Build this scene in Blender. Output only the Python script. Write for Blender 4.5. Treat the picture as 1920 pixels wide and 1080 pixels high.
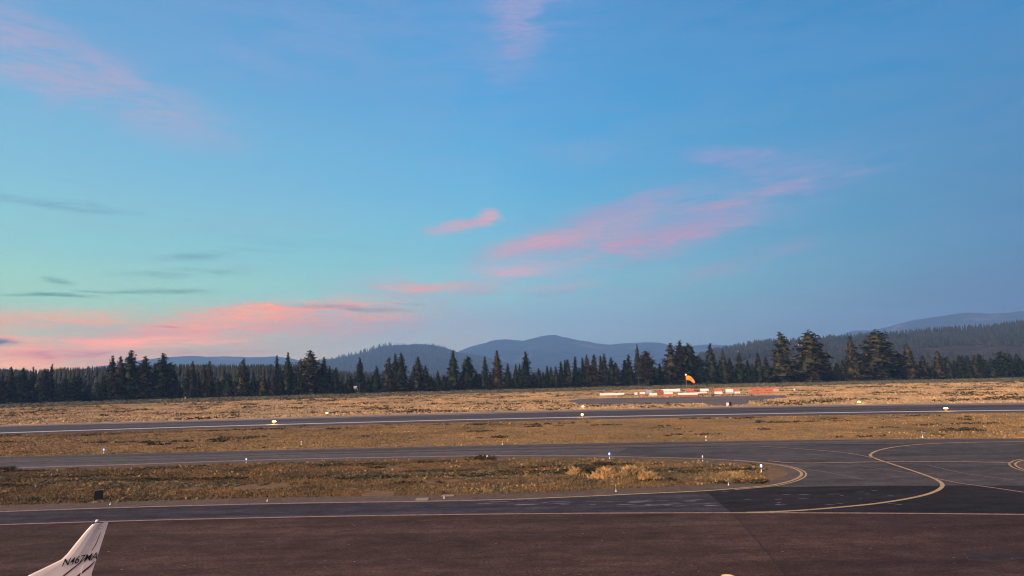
import bpy, bmesh, math, random
import numpy as np
from mathutils import Vector, Matrix, noise

for o in list(bpy.data.objects):
    bpy.data.objects.remove(o)
S = bpy.context.scene
COL = S.collection
R = math.radians
rng = np.random.default_rng(7)
random.seed(7)

# ------------------------------------------------------------------ camera
CAM_H, F_PX, PITCH, ROLL = 8.2, 1150.0, R(8.07), R(1.25)
fwd = Vector((0, math.cos(PITCH), math.sin(PITCH)))
r0 = Vector((1, 0, 0)); u0 = Vector((0, -math.sin(PITCH), math.cos(PITCH)))
cr = r0 * math.cos(ROLL) - u0 * math.sin(ROLL)
cu = r0 * math.sin(ROLL) + u0 * math.cos(ROLL)
cam_d = bpy.data.cameras.new('camera')
cam = bpy.data.objects.new('camera', cam_d); COL.objects.link(cam)
cam.matrix_world = Matrix(((cr.x, cu.x, -fwd.x, 0), (cr.y, cu.y, -fwd.y, 0), (cr.z, cu.z, -fwd.z, CAM_H), (0, 0, 0, 1)))
cam_d.sensor_width = 36.0; cam_d.lens = 36.0 * F_PX / 1920.0
cam_d.clip_start = 0.1; cam_d.clip_end = 60000
S.camera = cam

def ray(px, py):
    return (fwd * F_PX + cr * (px - 960) - cu * (py - 540)).normalized()
def G(px, py, z=0.0):
    """the place on the ground seen at a point of the photograph"""
    d = ray(px, py); t = (z - CAM_H) / d.z
    return Vector((d.x * t, d.y * t, z))
def at_dist(px, py, dist):
    d = ray(px, py); t = dist / math.hypot(d.x, d.y)
    return Vector((d.x * t, d.y * t, CAM_H + d.z * t))
def px_size(p):
    return (p - Vector((0, 0, CAM_H))).dot(fwd) / F_PX      # metres per photograph pixel there
def azel(px, py):
    d = ray(px, py); return math.degrees(math.atan2(d.x, d.y)), math.degrees(math.asin(d.z))

# ------------------------------------------------------------------ view, sky, sun
EXPO = 1.0
S.view_settings.view_transform = 'Standard'; S.view_settings.look = 'None'
S.view_settings.exposure = EXPO; S.view_settings.gamma = 1.0; S.view_settings.use_curve_mapping = False
S.render.engine = 'CYCLES'
S.cycles.use_denoising = True; S.cycles.pixel_filter_type = 'BLACKMAN_HARRIS'; S.cycles.filter_width = 1.15
S.cycles.max_bounces = 5; S.cycles.diffuse_bounces = 3; S.cycles.volume_bounces = 3
S.cycles.use_adaptive_sampling = True; S.cycles.adaptive_threshold = 0.015

def lin(c):
    return tuple(((v / 255.0) / 12.92 if v <= 10 else ((v / 255.0 + 0.055) / 1.055) ** 2.4) for v in c)
HAZE_D, HAZE_TOP, HAZE_X, HAZE_Y = 1.65e-4, 640.0, 5000.0, 7200.0
AIR = (.17, .30, .48)      # what a great depth of that air looks like
def through_air(c, az, el):
    """the colour the sky must have behind the haze box to be seen as the 8-bit colour c"""
    a, e = math.radians(abs(az)), math.radians(max(.3, abs(el)))
    wall = min(HAZE_X / max(.05, math.sin(a)), HAZE_Y / max(.05, math.cos(a))) / math.cos(e)
    T = math.exp(-HAZE_D * min(wall, (HAZE_TOP - 8) / math.sin(e)))
    return tuple(max(.004, (v - A * (1 - T)) / T) for v, A in zip(lin(c), AIR))
SUN_EL, SUN_AZ = 32.0, -142.0       # degrees; azimuth from the view axis, negative to the left
world = bpy.data.worlds.new('World'); S.world = world; world.use_nodes = True
W = world.node_tree; W.nodes.clear()
def wn(t, **k):
    n = W.nodes.new(t)
    for a, b in k.items(): setattr(n, a, b)
    return n
def wmath(op, a, b=None, c=None):
    n = wn('ShaderNodeMath', operation=op)
    for i, v in enumerate((a, b, c)):
        if v is None: continue
        if isinstance(v, (int, float)): n.inputs[i].default_value = v
        else: W.links.new(v, n.inputs[i])
    return n.outputs[0]
tc = wn('ShaderNodeTexCoord'); sep = wn('ShaderNodeSeparateXYZ')
W.links.new(tc.outputs['Generated'], sep.inputs[0])
X, Y, Z = sep.outputs
az = wmath('MULTIPLY', wmath('ARCTAN2', X, Y), 180 / math.pi)
el = wmath('MULTIPLY', wmath('ARCSINE', Z), 180 / math.pi)
hor = wmath('MAXIMUM', wmath('SQRT', wmath('ADD', wmath('MULTIPLY', X, X), wmath('MULTIPLY', Y, Y))), 0.001)
GLOW = R(-62)                        # the bright part of the horizon lies beyond the left edge
cosg = wmath('DIVIDE', wmath('ADD', wmath('MULTIPLY', X, math.sin(GLOW)), wmath('MULTIPLY', Y, math.cos(GLOW))), hor)
def ramp(fac, stops, interp='B_SPLINE', azi=0):
    n = wn('ShaderNodeValToRGB'); n.color_ramp.interpolation = interp
    e = n.color_ramp.elements
    while len(e) > 1: e.remove(e[-1])
    for i, (p, c) in enumerate(stops):
        q = e[0] if i == 0 else e.new(p)
        q.position = p; q.color = (*through_air(c, azi, p * 60), 1)
    W.links.new(fac, n.inputs[0]); return n.outputs[0]
elf = wmath('DIVIDE', wmath('ABSOLUTE', el), 60.0)
left = ramp(elf, [(0, (210, 184, 170)), (.05, (190, 196, 176)), (.1, (164, 208, 190)), (.17, (148, 206, 208)), (.27, (134, 194, 219)), (.42, (114, 174, 218)), (.55, (100, 158, 208)), (1, (50, 95, 160))], 'LINEAR', 38)
mid = ramp(elf, [(0, (146, 166, 186)), (.06, (144, 176, 194)), (.12, (136, 194, 206)), (.2, (118, 190, 216)), (.3, (102, 180, 224)), (.42, (88, 168, 222)), (.58, (88, 158, 216)), (1, (45, 90, 155))], 'LINEAR', 0)
right = ramp(elf, [(0, (104, 136, 168)), (.07, (96, 135, 169)), (.15, (90, 141, 179)), (.28, (82, 144, 190)), (.42, (68, 142, 197)), (.6, (55, 122, 180)), (1, (38, 80, 140))], 'LINEAR', 38)
back = ramp(elf, [(0, (150, 150, 175)), (.15, (140, 150, 185)), (.4, (100, 135, 185)), (1, (38, 80, 140))], 'LINEAR', 38)
def mix(f, a, b):
    n = wn('ShaderNodeMix', data_type='RGBA')
    if isinstance(f, (int, float)): n.inputs[0].default_value = f
    else: W.links.new(f, n.inputs[0])
    for i, v in ((6, a), (7, b)):
        if isinstance(v, tuple): n.inputs[i].default_value = (*v, 1)
        else: W.links.new(v, n.inputs[i])
    return n.outputs[2]
def mrange(v, a, b, smooth=True):
    n = wn('ShaderNodeMapRange', interpolation_type='SMOOTHSTEP' if smooth else 'LINEAR')
    W.links.new(v, n.inputs[0]); n.inputs[1].default_value = a; n.inputs[2].default_value = b
    return n.outputs[0]
base = mix(mrange(cosg, -1.0, -.3), back, right)
base = mix(mrange(cosg, -.22, .50, False), base, mid)
base = mix(mrange(cosg, .42, .96, False), base, left)
nish = wn('ShaderNodeTexSky', sky_type='NISHITA'); nish.sun_disc = False
nish.sun_elevation = R(SUN_EL); nish.sun_rotation = R(SUN_AZ)
nk = wn('ShaderNodeVectorMath', operation='SCALE'); W.links.new(nish.outputs[0], nk.inputs[0]); nk.inputs[3].default_value = .10
base = mix(.06, base, nk.outputs[0])
# clouds: each a soft ellipse in azimuth and elevation, its outline bent and broken up by noise
av = wn('ShaderNodeCombineXYZ'); W.links.new(az, av.inputs[0]); W.links.new(el, av.inputs[1])
def wnoise(scale, detail, sx, sy, rot=0.0, rough=.55, dist=0.0):
    m = wn('ShaderNodeMapping'); W.links.new(av.outputs[0], m.inputs[0])
    m.inputs['Rotation'].default_value = (0, 0, rot); m.inputs['Scale'].default_value = (sx, sy, 1)
    n = wn('ShaderNodeTexNoise'); W.links.new(m.outputs[0], n.inputs[0])
    n.inputs['Scale'].default_value = scale; n.inputs['Detail'].default_value = detail
    n.inputs['Roughness'].default_value = rough; n.inputs['Distortion'].default_value = dist
    return n
warp = wnoise(.22, 4, .55, 1.3)
w1 = wn('ShaderNodeVectorMath', operation='SUBTRACT'); W.links.new(warp.outputs[1], w1.inputs[0]); w1.inputs[1].default_value = (.5, .5, .5)
w2 = wn('ShaderNodeVectorMath', operation='MULTIPLY'); W.links.new(w1.outputs[0], w2.inputs[0]); w2.inputs[1].default_value = (4.5, 1.5, 0)
w3 = wn('ShaderNodeVectorMath', operation='ADD'); W.links.new(av.outputs[0], w3.inputs[0]); W.links.new(w2.outputs[0], w3.inputs[1])
tex = wnoise(.35, 5, .32, 1.7, R(-7), .6, .4)
texm = mrange(tex.outputs[0], .34, .58)
tex2 = wnoise(.75, 7, .24, 2.4, R(-5), .66, .6)
tex2m = mrange(tex2.outputs[0], .42, .57)
# a very faint veil everywhere
base = mix(wmath('MULTIPLY', texm, .06), base, tuple(v for v in lin((180, 178, 210))))
CL = [  # px, py, half length, half height, tilt, strength, colour, texture
 (100, 125, 300, 62, -13, .85, (176, 174, 205), 1), (60, 60, 260, 60, -8, .30, (140, 164, 206), 1), (95, 110, 150, 22, -8, .35, (180, 172, 202), 2), (215, 132, 60, 16, -20, .5, (172, 172, 206), 0), (110, 165, 40, 26, 60, .30, (172, 172, 204), 0),
 (600, 60, 240, 80, 0, .35, (132, 166, 216), 1), (430, 105, 120, 34, 0, .25, (140, 170, 216), 1),
 (985, 8, 110, 60, 60, .75, (168, 164, 204), 1), (960, 70, 190, 100, 40, .35, (136, 164, 214), 1),
 (1200, 430, 330, 60, 10, .60, (150, 164, 202), 1), (1005, 458, 110, 17, 9, .80, (206, 164, 182), 0), (1035, 455, 55, 10, 4, .55, (220, 168, 178), 0), (1120, 430, 130, 34, 14, .70, (184, 164, 190), 0),
 (1190, 458, 160, 24, 8, .90, (194, 160, 184), 1), (1290, 425, 120, 22, 12, .55, (160, 158, 194), 1), (1180, 383, 130, 14, 14, .60, (156, 160, 200), 0), (1390, 370, 190, 12, 4, .95, (168, 160, 194), 1),
 (866, 424, 64, 11, 6, .95, (196, 170, 190), 0), (911, 408, 16, 15, 0, .85, (212, 170, 184), 0),
 (880, 515, 230, 24, 5, .85, (176, 182, 200), 1), (800, 538, 84, 9, 0, 1.0, (216, 174, 174), 0), (962, 511, 60, 12, 3, .85, (208, 174, 188), 1), (900, 545, 180, 12, 2, .8, (190, 174, 188), 2),
 (1370, 292, 80, 18, -12, .8, (146, 160, 206), 1), (1500, 312, 160, 24, -4, .48, (134, 158, 204), 1), (1440, 330, 110, 12, -28, .45, (140, 160, 204), 0), (1535, 350, 60, 12, 0, .45, (146, 158, 202), 0),
 (1100, 290, 110, 26, -6, .35, (134, 170, 210), 1), (1405, 485, 110, 14, 12, .8, (154, 158, 188), 1), (1250, 478, 40, 8, 0, .35, (176, 160, 188), 0),
 (900, 555, 420, 32, 3, .50, (158, 172, 194), 2), (420, 420, 260, 30, 4, .22, (150, 178, 200), 2), (1000, 600, 460, 44, 0, .50, (138, 170, 196), 1), (700, 625, 330, 46, 0, .62, (166, 168, 188), 1), (1130, 545, 220, 9, 1, .35, (128, 160, 186), 2),
 (130, 628, 440, 46, 2, .85, (208, 172, 156), 1), (60, 690, 520, 30, 0, .70, (206, 166, 156), 1),
 (520, 592, 230, 30, 4, 1.0, (230, 166, 158), 2), (440, 600, 130, 26, 10, .60, (240, 168, 154), 0), (600, 605, 200, 26, 2, .5, (214, 162, 164), 2),
 (265, 635, 200, 22, 10, 1.0, (244, 172, 150), 2), (225, 640, 60, 10, 6, .6, (255, 180, 154), 0), (60, 652, 240, 20, -3, 1.0, (248, 172, 144), 2), (20, 678, 210, 8, -4, .80, (255, 184, 150), 2), (120, 600, 330, 14, 1, .65, (224, 176, 156), 2), (330, 645, 120, 6, 4, .7, (250, 178, 158), 2),
 (180, 662, 140, 8, 0, .70, (158, 142, 150), 2), (430, 655, 160, 10, 3, .60, (164, 156, 172), 2), (320, 622, 120, 6, 4, .45, (176, 150, 152), 2),
 (660, 578, 100, 6, -4, .60, (136, 148, 170), 0),
 (90, 375, 150, 10, 0, .50, (108, 152, 180), 2), (100, 553, 66, 4.5, -1, .75, (92, 146, 150), 0), (110, 524, 32, 5, -8, .6, (98, 150, 154), 0), (190, 548, 30, 3, 0, .5, (105, 152, 154), 0), (245, 548, 25, 3, 0, .5, (105, 152, 154), 0),
 (315, 545, 70, 5, 4, .60, (110, 152, 154), 0), (362, 484, 60, 8, 6, .50, (116, 160, 172), 0), (350, 510, 110, 8, 5, .50, (114, 158, 166), 2), (560, 455, 160, 10, 0, .25, (118, 170, 196), 2), (480, 470, 60, 5, 3, .3, (116, 168, 190), 0),
 (4, 640, 26, 7, 0, .95, (108, 100, 122), 0), (320, 610, 30, 2.5, 0, .65, (150, 124, 130), 0), (770, 569, 26, 3, 0, .4, (120, 150, 170), 0),
]
fib = wnoise(1.6, 8, .35, 2.2, R(-9), .72, .8)
fibre = wn('ShaderNodeMapRange'); W.links.new(fib.outputs[0], fibre.inputs[0]); fibre.inputs[1].default_value = .36; fibre.inputs[2].default_value = .62; fibre.inputs[3].default_value = .35; fibre.inputs[4].default_value = 1.30; fibre = fibre.outputs[0]
texs = {0: None, 1: texm, 2: tex2m}
for (px, py, hl, hh, tilt, st, col, tx) in CL:
    a0, e0 = azel(px, py)
    n_ = wn('ShaderNodeMapping', vector_type='TEXTURE'); W.links.new(w3.outputs[0], n_.inputs[0])
    n_.inputs['Location'].default_value = (a0, e0, 0)
    n_.inputs['Rotation'].default_value = (0, 0, R(tilt))
    k = math.degrees(1 / F_PX) * math.cos(R(a0)) ** 1.0
    n_.inputs['Scale'].default_value = (hl * k * 1.25, hh * k * 1.25, 1)
    ln = wn('ShaderNodeVectorMath', operation='LENGTH'); W.links.new(n_.outputs[0], ln.inputs[0])
    mr = wn('ShaderNodeMapRange', interpolation_type='SMOOTHSTEP'); W.links.new(ln.outputs['Value'], mr.inputs[0])
    mr.inputs[1].default_value = 1.25; mr.inputs[2].default_value = .15; mr.inputs[3].default_value = 0; mr.inputs[4].default_value = st
    f = mr.outputs[0]
    if texs[tx]:
        f = wmath('MULTIPLY', f, wmath('MULTIPLY_ADD', texs[tx], .82, .18))
    f = wmath('MULTIPLY', f, fibre)
    base = mix(f, base, through_air(col, a0, e0))
bg = wn('ShaderNodeBackground'); W.links.new(base, bg.inputs[0]); bg.inputs[1].default_value = 0.485
wo = wn('ShaderNodeOutputWorld'); W.links.new(bg.outputs[0], wo.inputs[0])

sun_d = bpy.data.lights.new('sun', 'SUN'); sun_d.energy = 3.3; sun_d.angle = R(25); sun_d.color = (1.0, .68, .44)
sun = bpy.data.objects.new('sun', sun_d); COL.objects.link(sun)
sd = Vector((math.sin(R(SUN_AZ)) * math.cos(R(SUN_EL)), math.cos(R(SUN_AZ)) * math.cos(R(SUN_EL)), math.sin(R(SUN_EL))))
sun.rotation_euler = sd.to_track_quat('Z', 'Y').to_euler(); sun.location = (-40, 0, 60)

# ------------------------------------------------------------------ helpers
def tag(o, label=None, cat=None, group=None, kind=None):
    if label: o['label'] = label
    if cat: o['category'] = cat
    if group: o['group'] = group
    if kind: o['kind'] = kind
    return o
def link(o, parent=None):
    COL.objects.link(o)
    if parent is not None: o.parent = parent
    return o
def empty(name, loc=(0, 0, 0), rz=0.0):
    o = bpy.data.objects.new(name, None); o.location = loc; o.rotation_euler = (0, 0, rz)
    o.empty_display_size = .3
    return link(o)
def mesh_np(name, V, F, mat, parent=None, smooth=False):
    """V (n,3); F a list of faces, or an (m,3)/(m,4) array"""
    me = bpy.data.meshes.new(name)
    if isinstance(F, np.ndarray):
        m, k = F.shape
        me.vertices.add(len(V)); me.vertices.foreach_set('co', np.asarray(V, np.float32).ravel())
        me.loops.add(m * k); me.loops.foreach_set('vertex_index', F.astype(np.int32).ravel())
        me.polygons.add(m); me.polygons.foreach_set('loop_start', np.arange(0, m * k, k, dtype=np.int32))
        me.polygons.foreach_set('loop_total', np.full(m, k, np.int32))
        me.update(calc_edges=True)
    else:
        me.from_pydata([tuple(v) for v in V], [], F); me.update()
    me.validate()
    if smooth: me.polygons.foreach_set('use_smooth', [True] * len(me.polygons))
    me.materials.append(mat)
    return link(bpy.data.objects.new(name, me), parent)
class MB:
    """collects simple solids into one mesh"""
    def __init__(s): s.V, s.F = [], []
    def add(s, V, F):
        k = len(s.V); s.V += [tuple(v) for v in V]; s.F += [tuple(i + k for i in f) for f in F]; return s
    def box(s, x0, x1, y0, y1, z0, z1, M=None):
        V = [(x, y, z) for z in (z0, z1) for x, y in ((x0, y0), (x1, y0), (x1, y1), (x0, y1))]
        if M is not None: V = [M @ Vector(v) for v in V]
        return s.add(V, [(0, 3, 2, 1), (4, 5, 6, 7), (0, 1, 5, 4), (1, 2, 6, 5), (2, 3, 7, 6), (3, 0, 4, 7)])
    def loft(s, rings, cap=True):
        n = len(rings[0]); V = [v for r in rings for v in r]; F = []
        for j in range(len(rings) - 1):
            for i in range(n):
                a = j * n + i; b = j * n + (i + 1) % n
                F.append((a, b, b + n, a + n))
        if cap: F += [tuple(range(n))[::-1], tuple(range((len(rings) - 1) * n, len(rings) * n))]
        return s.add(V, F)
    def lathe(s, prof, n=12, c=(0, 0, 0)):
        return s.loft([[(c[0] + r * math.cos(2 * math.pi * i / n), c[1] + r * math.sin(2 * math.pi * i / n), c[2] + z) for i in range(n)] for r, z in prof])
    def tube(s, pts, r, n=8):
        rings = []
        for i, p in enumerate(pts):
            p = Vector(p); d = (Vector(pts[min(i + 1, len(pts) - 1)]) - Vector(pts[max(i - 1, 0)])).normalized()
            a = d.orthogonal().normalized(); b = d.cross(a); rr = r[i] if isinstance(r, (list, tuple)) else r
            rings.append([p + a * rr * math.cos(2 * math.pi * k / n) + b * rr * math.sin(2 * math.pi * k / n) for k in range(n)])
        return s.loft(rings)
    def build(s, name, mat, parent=None, smooth=False, bevel=0):
        o = mesh_np(name, s.V, s.F, mat, parent, smooth)
        if bevel:
            bm = bmesh.new(); bm.from_mesh(o.data)
            bmesh.ops.bevel(bm, geom=bm.edges[:], offset=bevel, segments=2, affect='EDGES', profile=.6)
            bm.to_mesh(o.data); bm.free()
        return o
def copy_tree(o, parent=None):
    c = o.copy(); COL.objects.link(c)
    if parent is not None: c.parent = parent
    for ch in [x for x in o.children]: copy_tree(ch, c)
    return c

# ------------------------------------------------------------------ materials
def newmat(name):
    m = bpy.data.materials.new(name); m.use_nodes = True
    nt = m.node_tree; b = nt.nodes['Principled BSDF']; b.inputs['Roughness'].default_value = .9
    if 'Specular IOR Level' in b.inputs: b.inputs['Specular IOR Level'].default_value = .2
    return m, nt, b
def nnode(nt, t, **k):
    n = nt.nodes.new(t)
    for a, b in k.items(): setattr(n, a, b)
    return n
def tnoise(nt, scale, detail=4, rough=.6, stretch=(1, 1, 1), rot=0, coord='Object', dist=0):
    t = nnode(nt, 'ShaderNodeTexCoord'); m = nnode(nt, 'ShaderNodeMapping'); n = nnode(nt, 'ShaderNodeTexNoise')
    if coord == 'World':
        t = nnode(nt, 'ShaderNodeNewGeometry'); nt.links.new(t.outputs['Position'], m.inputs[0])
    else: nt.links.new(t.outputs[coord], m.inputs[0])
    m.inputs['Scale'].default_value = stretch; m.inputs['Rotation'].default_value = (0, 0, rot)
    nt.links.new(m.outputs[0], n.inputs[0])
    n.inputs['Scale'].default_value = scale; n.inputs['Detail'].default_value = detail
    n.inputs['Roughness'].default_value = rough; n.inputs['Distortion'].default_value = dist
    return n.outputs[0]
def tramp(nt, fac, stops):
    n = nnode(nt, 'ShaderNodeValToRGB'); e = n.color_ramp.elements
    while len(e) > 1: e.remove(e[-1])
    for i, (p, c) in enumerate(stops):
        q = e[0] if i == 0 else e.new(p)
        q.position = p; q.color = (*c, 1)
    nt.links.new(fac, n.inputs[0]); return n.outputs[0]
def tmix(nt, f, a, b, mode='MIX'):
    n = nnode(nt, 'ShaderNodeMix', data_type='RGBA', blend_type=mode)
    if isinstance(f, (int, float)): n.inputs[0].default_value = f
    else: nt.links.new(f, n.inputs[0])
    for i, v in ((6, a), (7, b)):
        if isinstance(v, tuple): n.inputs[i].default_value = (*v, 1)
        else: nt.links.new(v, n.inputs[i])
    return n.outputs[2]
def tbump(nt, b, h, strength, dist):
    n = nnode(nt, 'ShaderNodeBump'); n.inputs['Strength'].default_value = strength; n.inputs['Distance'].default_value = dist
    nt.links.new(h, n.inputs['Height']); nt.links.new(n.outputs[0], b.inputs['Normal'])
def plain(name, col, rough=.6, metal=0.0, grain=.12, emit=None, es=0):
    m, nt, b = newmat(name)
    c = tramp(nt, tnoise(nt, 9, 4), [(.3, tuple(v * (1 - grain) for v in col)), (.7, tuple(min(1, v * (1 + grain)) for v in col))])
    nt.links.new(c, b.inputs['Base Color']); b.inputs['Roughness'].default_value = rough; b.inputs['Metallic'].default_value = metal
    if emit: b.inputs['Emission Color'].default_value = (*emit, 1); b.inputs['Emission Strength'].default_value = es
    return m
def pavement(name, c0, c1, c2, streak=(.02, .5), rot=0.0, s_amt=.5, speck=.35):
    """asphalt: broad patches, long lanes of wear along one direction, fine speckle"""
    m, nt, b = newmat(name)
    c = tramp(nt, tnoise(nt, .10, 6, .65), [(.3, c0), (.5, c1), (.7, c2)])
    lanes = tnoise(nt, 1.0, 4, .65, (streak[0], streak[1], 1), rot)
    c = tmix(nt, s_amt, c, tramp(nt, lanes, [(.32, tuple(v * .42 for v in c1)), (.5, c1), (.66, tuple(v * 1.7 for v in c1))]))
    mid_ = tnoise(nt, 1.1, 6, .85, (.55, 1, 1))
    c = tmix(nt, 1.0, c, tramp(nt, mid_, [(.30, (.55,) * 3), (.5, (1, 1, 1)), (.70, (1.5,) * 3)]), 'MULTIPLY')
    sp = tnoise(nt, 9, 3, .8)
    c = tmix(nt, 1.0, c, tramp(nt, sp, [(.30, (1 - speck,) * 3), (.5, (1, 1, 1)), (.72, (1 + speck,) * 3)]), 'MULTIPLY')
    pits = tnoise(nt, 2.3, 2, .5)
    c = tmix(nt, tramp(nt, pits, [(.70, (0, 0, 0)), (.76, (.55,) * 3)]), c, tuple(v * 2.2 for v in c1))
    nt.links.new(c, b.inputs['Base Color']); b.inputs['Roughness'].default_value = .95; b.inputs['Specular IOR Level'].default_value = .08
    tbump(nt, b, sp, .25, .02)
    return m
M = {}
M['apron'] = pavement('apron_asphalt', (.032, .024, .023), (.060, .038, .032), (.094, .056, .045), (.04, .45), 0, .5, .5)
M['apron_repair'] = pavement('apron_repair_asphalt', (.027, .020, .020), (.050, .031, .028), (.078, .046, .040), (.04, .45), 0, .5, .5)
M['apron_lane'] = pavement('apron_lane_asphalt', (.030, .028, .035), (.044, .040, .049), (.066, .061, .072), (.05, 1.1), .03, .6)
M['dark'] = pavement('fresh_asphalt', (.015, .014, .016), (.023, .021, .024), (.036, .033, .036), (.06, 1.0), 0, .5)
M['connector'] = pavement('weathered_asphalt', (.050, .047, .048), (.066, .062, .063), (.088, .083, .084), (.05, .3), -.5, .45)
M['taxi'] = pavement('taxiway_asphalt', (.065, .059, .060), (.090, .082, .083), (.125, .114, .115), (.004, .42), 0, .75)
M['runway'] = pavement('runway_asphalt', (.052, .049, .054), (.072, .068, .075), (.10, .095, .10), (.004, .22), 0, .65)
M['shoulder'] = pavement('runway_shoulder', (.15, .115, .10), (.20, .16, .145), (.26, .21, .19), (.01, .3), 0, .5)
M['darkshoulder'] = pavement('runway_dark_shoulder', (.060, .048, .048), (.085, .068, .066), (.12, .095, .085), (.01, .3), 0, .5)
M['pad'] = pavement('gravel_pad', (.10, .085, .08), (.135, .115, .108), (.19, .155, .14), (.02, .3), 0, .5)
def paint(name, col, wear=.5, under=(.06, .05, .055)):
    m, nt, b = newmat(name)
    w = tnoise(nt, 2.5, 6, .75)
    c = tmix(nt, tramp(nt, w, [(wear - .12, (0, 0, 0)), (wear + .16, (1, 1, 1))]), under, col)
    c2 = tmix(nt, .35, c, tramp(nt, tnoise(nt, 30, 3), [(.3, tuple(v * .7 for v in col)), (.7, col)]))
    nt.links.new(c2, b.inputs['Base Color']); b.inputs['Roughness'].default_value = .8
    return m
M['yellow'] = paint('faded_yellow_paint', (.44, .31, .17), .36)
M['pinkline'] = paint('worn_pale_paint', (.34, .22, .17), .42)
M['whiteline'] = paint('white_runway_paint', (.62, .56, .55), .36, (.1, .1, .11))
M['faint'] = paint('faint_worn_paint', (.20, .16, .15), .50)
M['scuff'] = paint('scuffed_asphalt', (.26, .24, .25), .35)
M['seam'] = plain('asphalt_seam', (.022, .015, .016), .9)
def groundmat(name, stops, stops2, s1=.05, s2=.9, f=.5, stretch=(1, 1, 1), bump=.3):
    m, nt, b = newmat(name)
    a = tramp(nt, tnoise(nt, s1, 6, .6, stretch), stops)
    c = tramp(nt, tnoise(nt, s2, 6, .75, stretch), stops2)
    col = tmix(nt, f, a, c)
    fine = tnoise(nt, 5, 4, .8)
    col = tmix(nt, 1.0, col, tramp(nt, fine, [(.3, (.62,) * 3), (.5, (1, 1, 1)), (.7, (1.4,) * 3)]), 'MULTIPLY')
    nt.links.new(col, b.inputs['Base Color']); b.inputs['Roughness'].default_value = 1
    tbump(nt, b, fine, bump, .15)
    return m
M['meadow'] = groundmat('dry_meadow', [(.3, (.22, .155, .09)), (.5, (.38, .27, .15)), (.7, (.48, .36, .21))], [(.3, (.11, .08, .05)), (.5, (.38, .26, .15)), (.7, (.56, .42, .26))], .03, .35)
M['infield'] = groundmat('ochre_infield', [(.3, (.17, .10, .05)), (.5, (.23, .155, .075)), (.7, (.24, .19, .09))], [(.3, (.10, .07, .04)), (.5, (.22, .145, .07)), (.7, (.32, .23, .12))], .05, .6)
M['island'] = groundmat('reddish_island', [(.3, (.12, .065, .036)), (.5, (.16, .105, .055)), (.7, (.14, .12, .06))], [(.3, (.055, .042, .03)), (.5, (.16, .09, .045)), (.7, (.26, .16, .08))], .12, .9)
M['soil'] = groundmat('bare_soil', [(.3, (.085, .062, .050)), (.6, (.115, .085, .066))], [(.3, (.06, .045, .038)), (.5, (.10, .078, .062)), (.7, (.17, .13, .10))], .2, 1.3)
def leafmat(name, cols, rough=.85, pos=.15):
    """colour differs from tuft to tuft and in broad patches"""
    m, nt, b = newmat(name)
    g = nnode(nt, 'ShaderNodeNewGeometry')
    a = tramp(nt, g.outputs['Random Per Island'], [(i / max(1, len(cols) - 1) * .999, c) for i, c in enumerate(cols)])
    p = tnoise(nt, pos, 4, .6, coord='World')
    mean = tuple(sum(c[i] for c in cols) / len(cols) for i in range(3))
    a = tmix(nt, .45, a, mean)
    col = tmix(nt, 1.0, a, tramp(nt, p, [(.3, (.52, .58, .62)), (.5, (1, 1, 1)), (.7, (1.45, 1.28, 1.08))]), 'MULTIPLY')
    p2 = tnoise(nt, pos * 6, 3, .6, coord='World')
    col = tmix(nt, 1.0, col, tramp(nt, p2, [(.32, (.70, .70, .68)), (.5, (1, 1, 1)), (.68, (1.22, 1.2, 1.16))]), 'MULTIPLY')
    nt.links.new(col, b.inputs['Base Color']); b.inputs['Roughness'].default_value = rough
    b.inputs['Specular IOR Level'].default_value = .05
    return m
M['straw'] = leafmat('straw_tufts', [(.24, .155, .09), (.46, .33, .19), (.62, .47, .29), (.44, .29, .16), (.32, .26, .16)], pos=.06)
M['ochre'] = leafmat('ochre_tufts', [(.13, .08, .042), (.24, .155, .078), (.36, .25, .135), (.17, .13, .065)], pos=.08)
M['rust'] = leafmat('rusty_tufts', [(.085, .055, .034), (.16, .105, .060), (.29, .21, .12), (.11, .10, .055), (.19, .125, .070)], pos=.3)
M['sage'] = leafmat('sage_scrub', [(.09, .095, .065), (.15, .15, .105), (.21, .20, .14), (.05, .05, .035)], pos=.3)
M['scrub_and_shade'] = leafmat('dark_scrub_and_shade', [(.030, .026, .017), (.055, .046, .028), (.075, .065, .040)], pos=.3)  # scrub, coloured dark to paint in the shadows of grass hollows too
M['gold'] = leafmat('golden_grass', [(.40, .26, .12), (.55, .38, .19), (.34, .22, .10)], pos=.4)

# ------------------------------------------------------------------ ground
def tag_s(o): o['kind'] = 'structure'; return o
xs = np.concatenate([-np.geomspace(4950, 60, 22), np.linspace(-50, 50, 11), np.geomspace(60, 4950, 22)])
ys = np.concatenate([[-300, -100, -30], np.linspace(0, 340, 35), np.geomspace(380, 7150, 20)])
XX, YY = np.meshgrid(xs, ys); n_ = len(xs)
V = np.stack([XX.ravel(), YY.ravel(), np.zeros(XX.size)], 1)
F = np.array([(j * n_ + i, j * n_ + i + 1, (j + 1) * n_ + i + 1, (j + 1) * n_ + i) for j in range(len(ys) - 1) for i in range(n_ - 1)])
tag_s(mesh_np('ground', V, F, M['meadow']))

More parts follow.
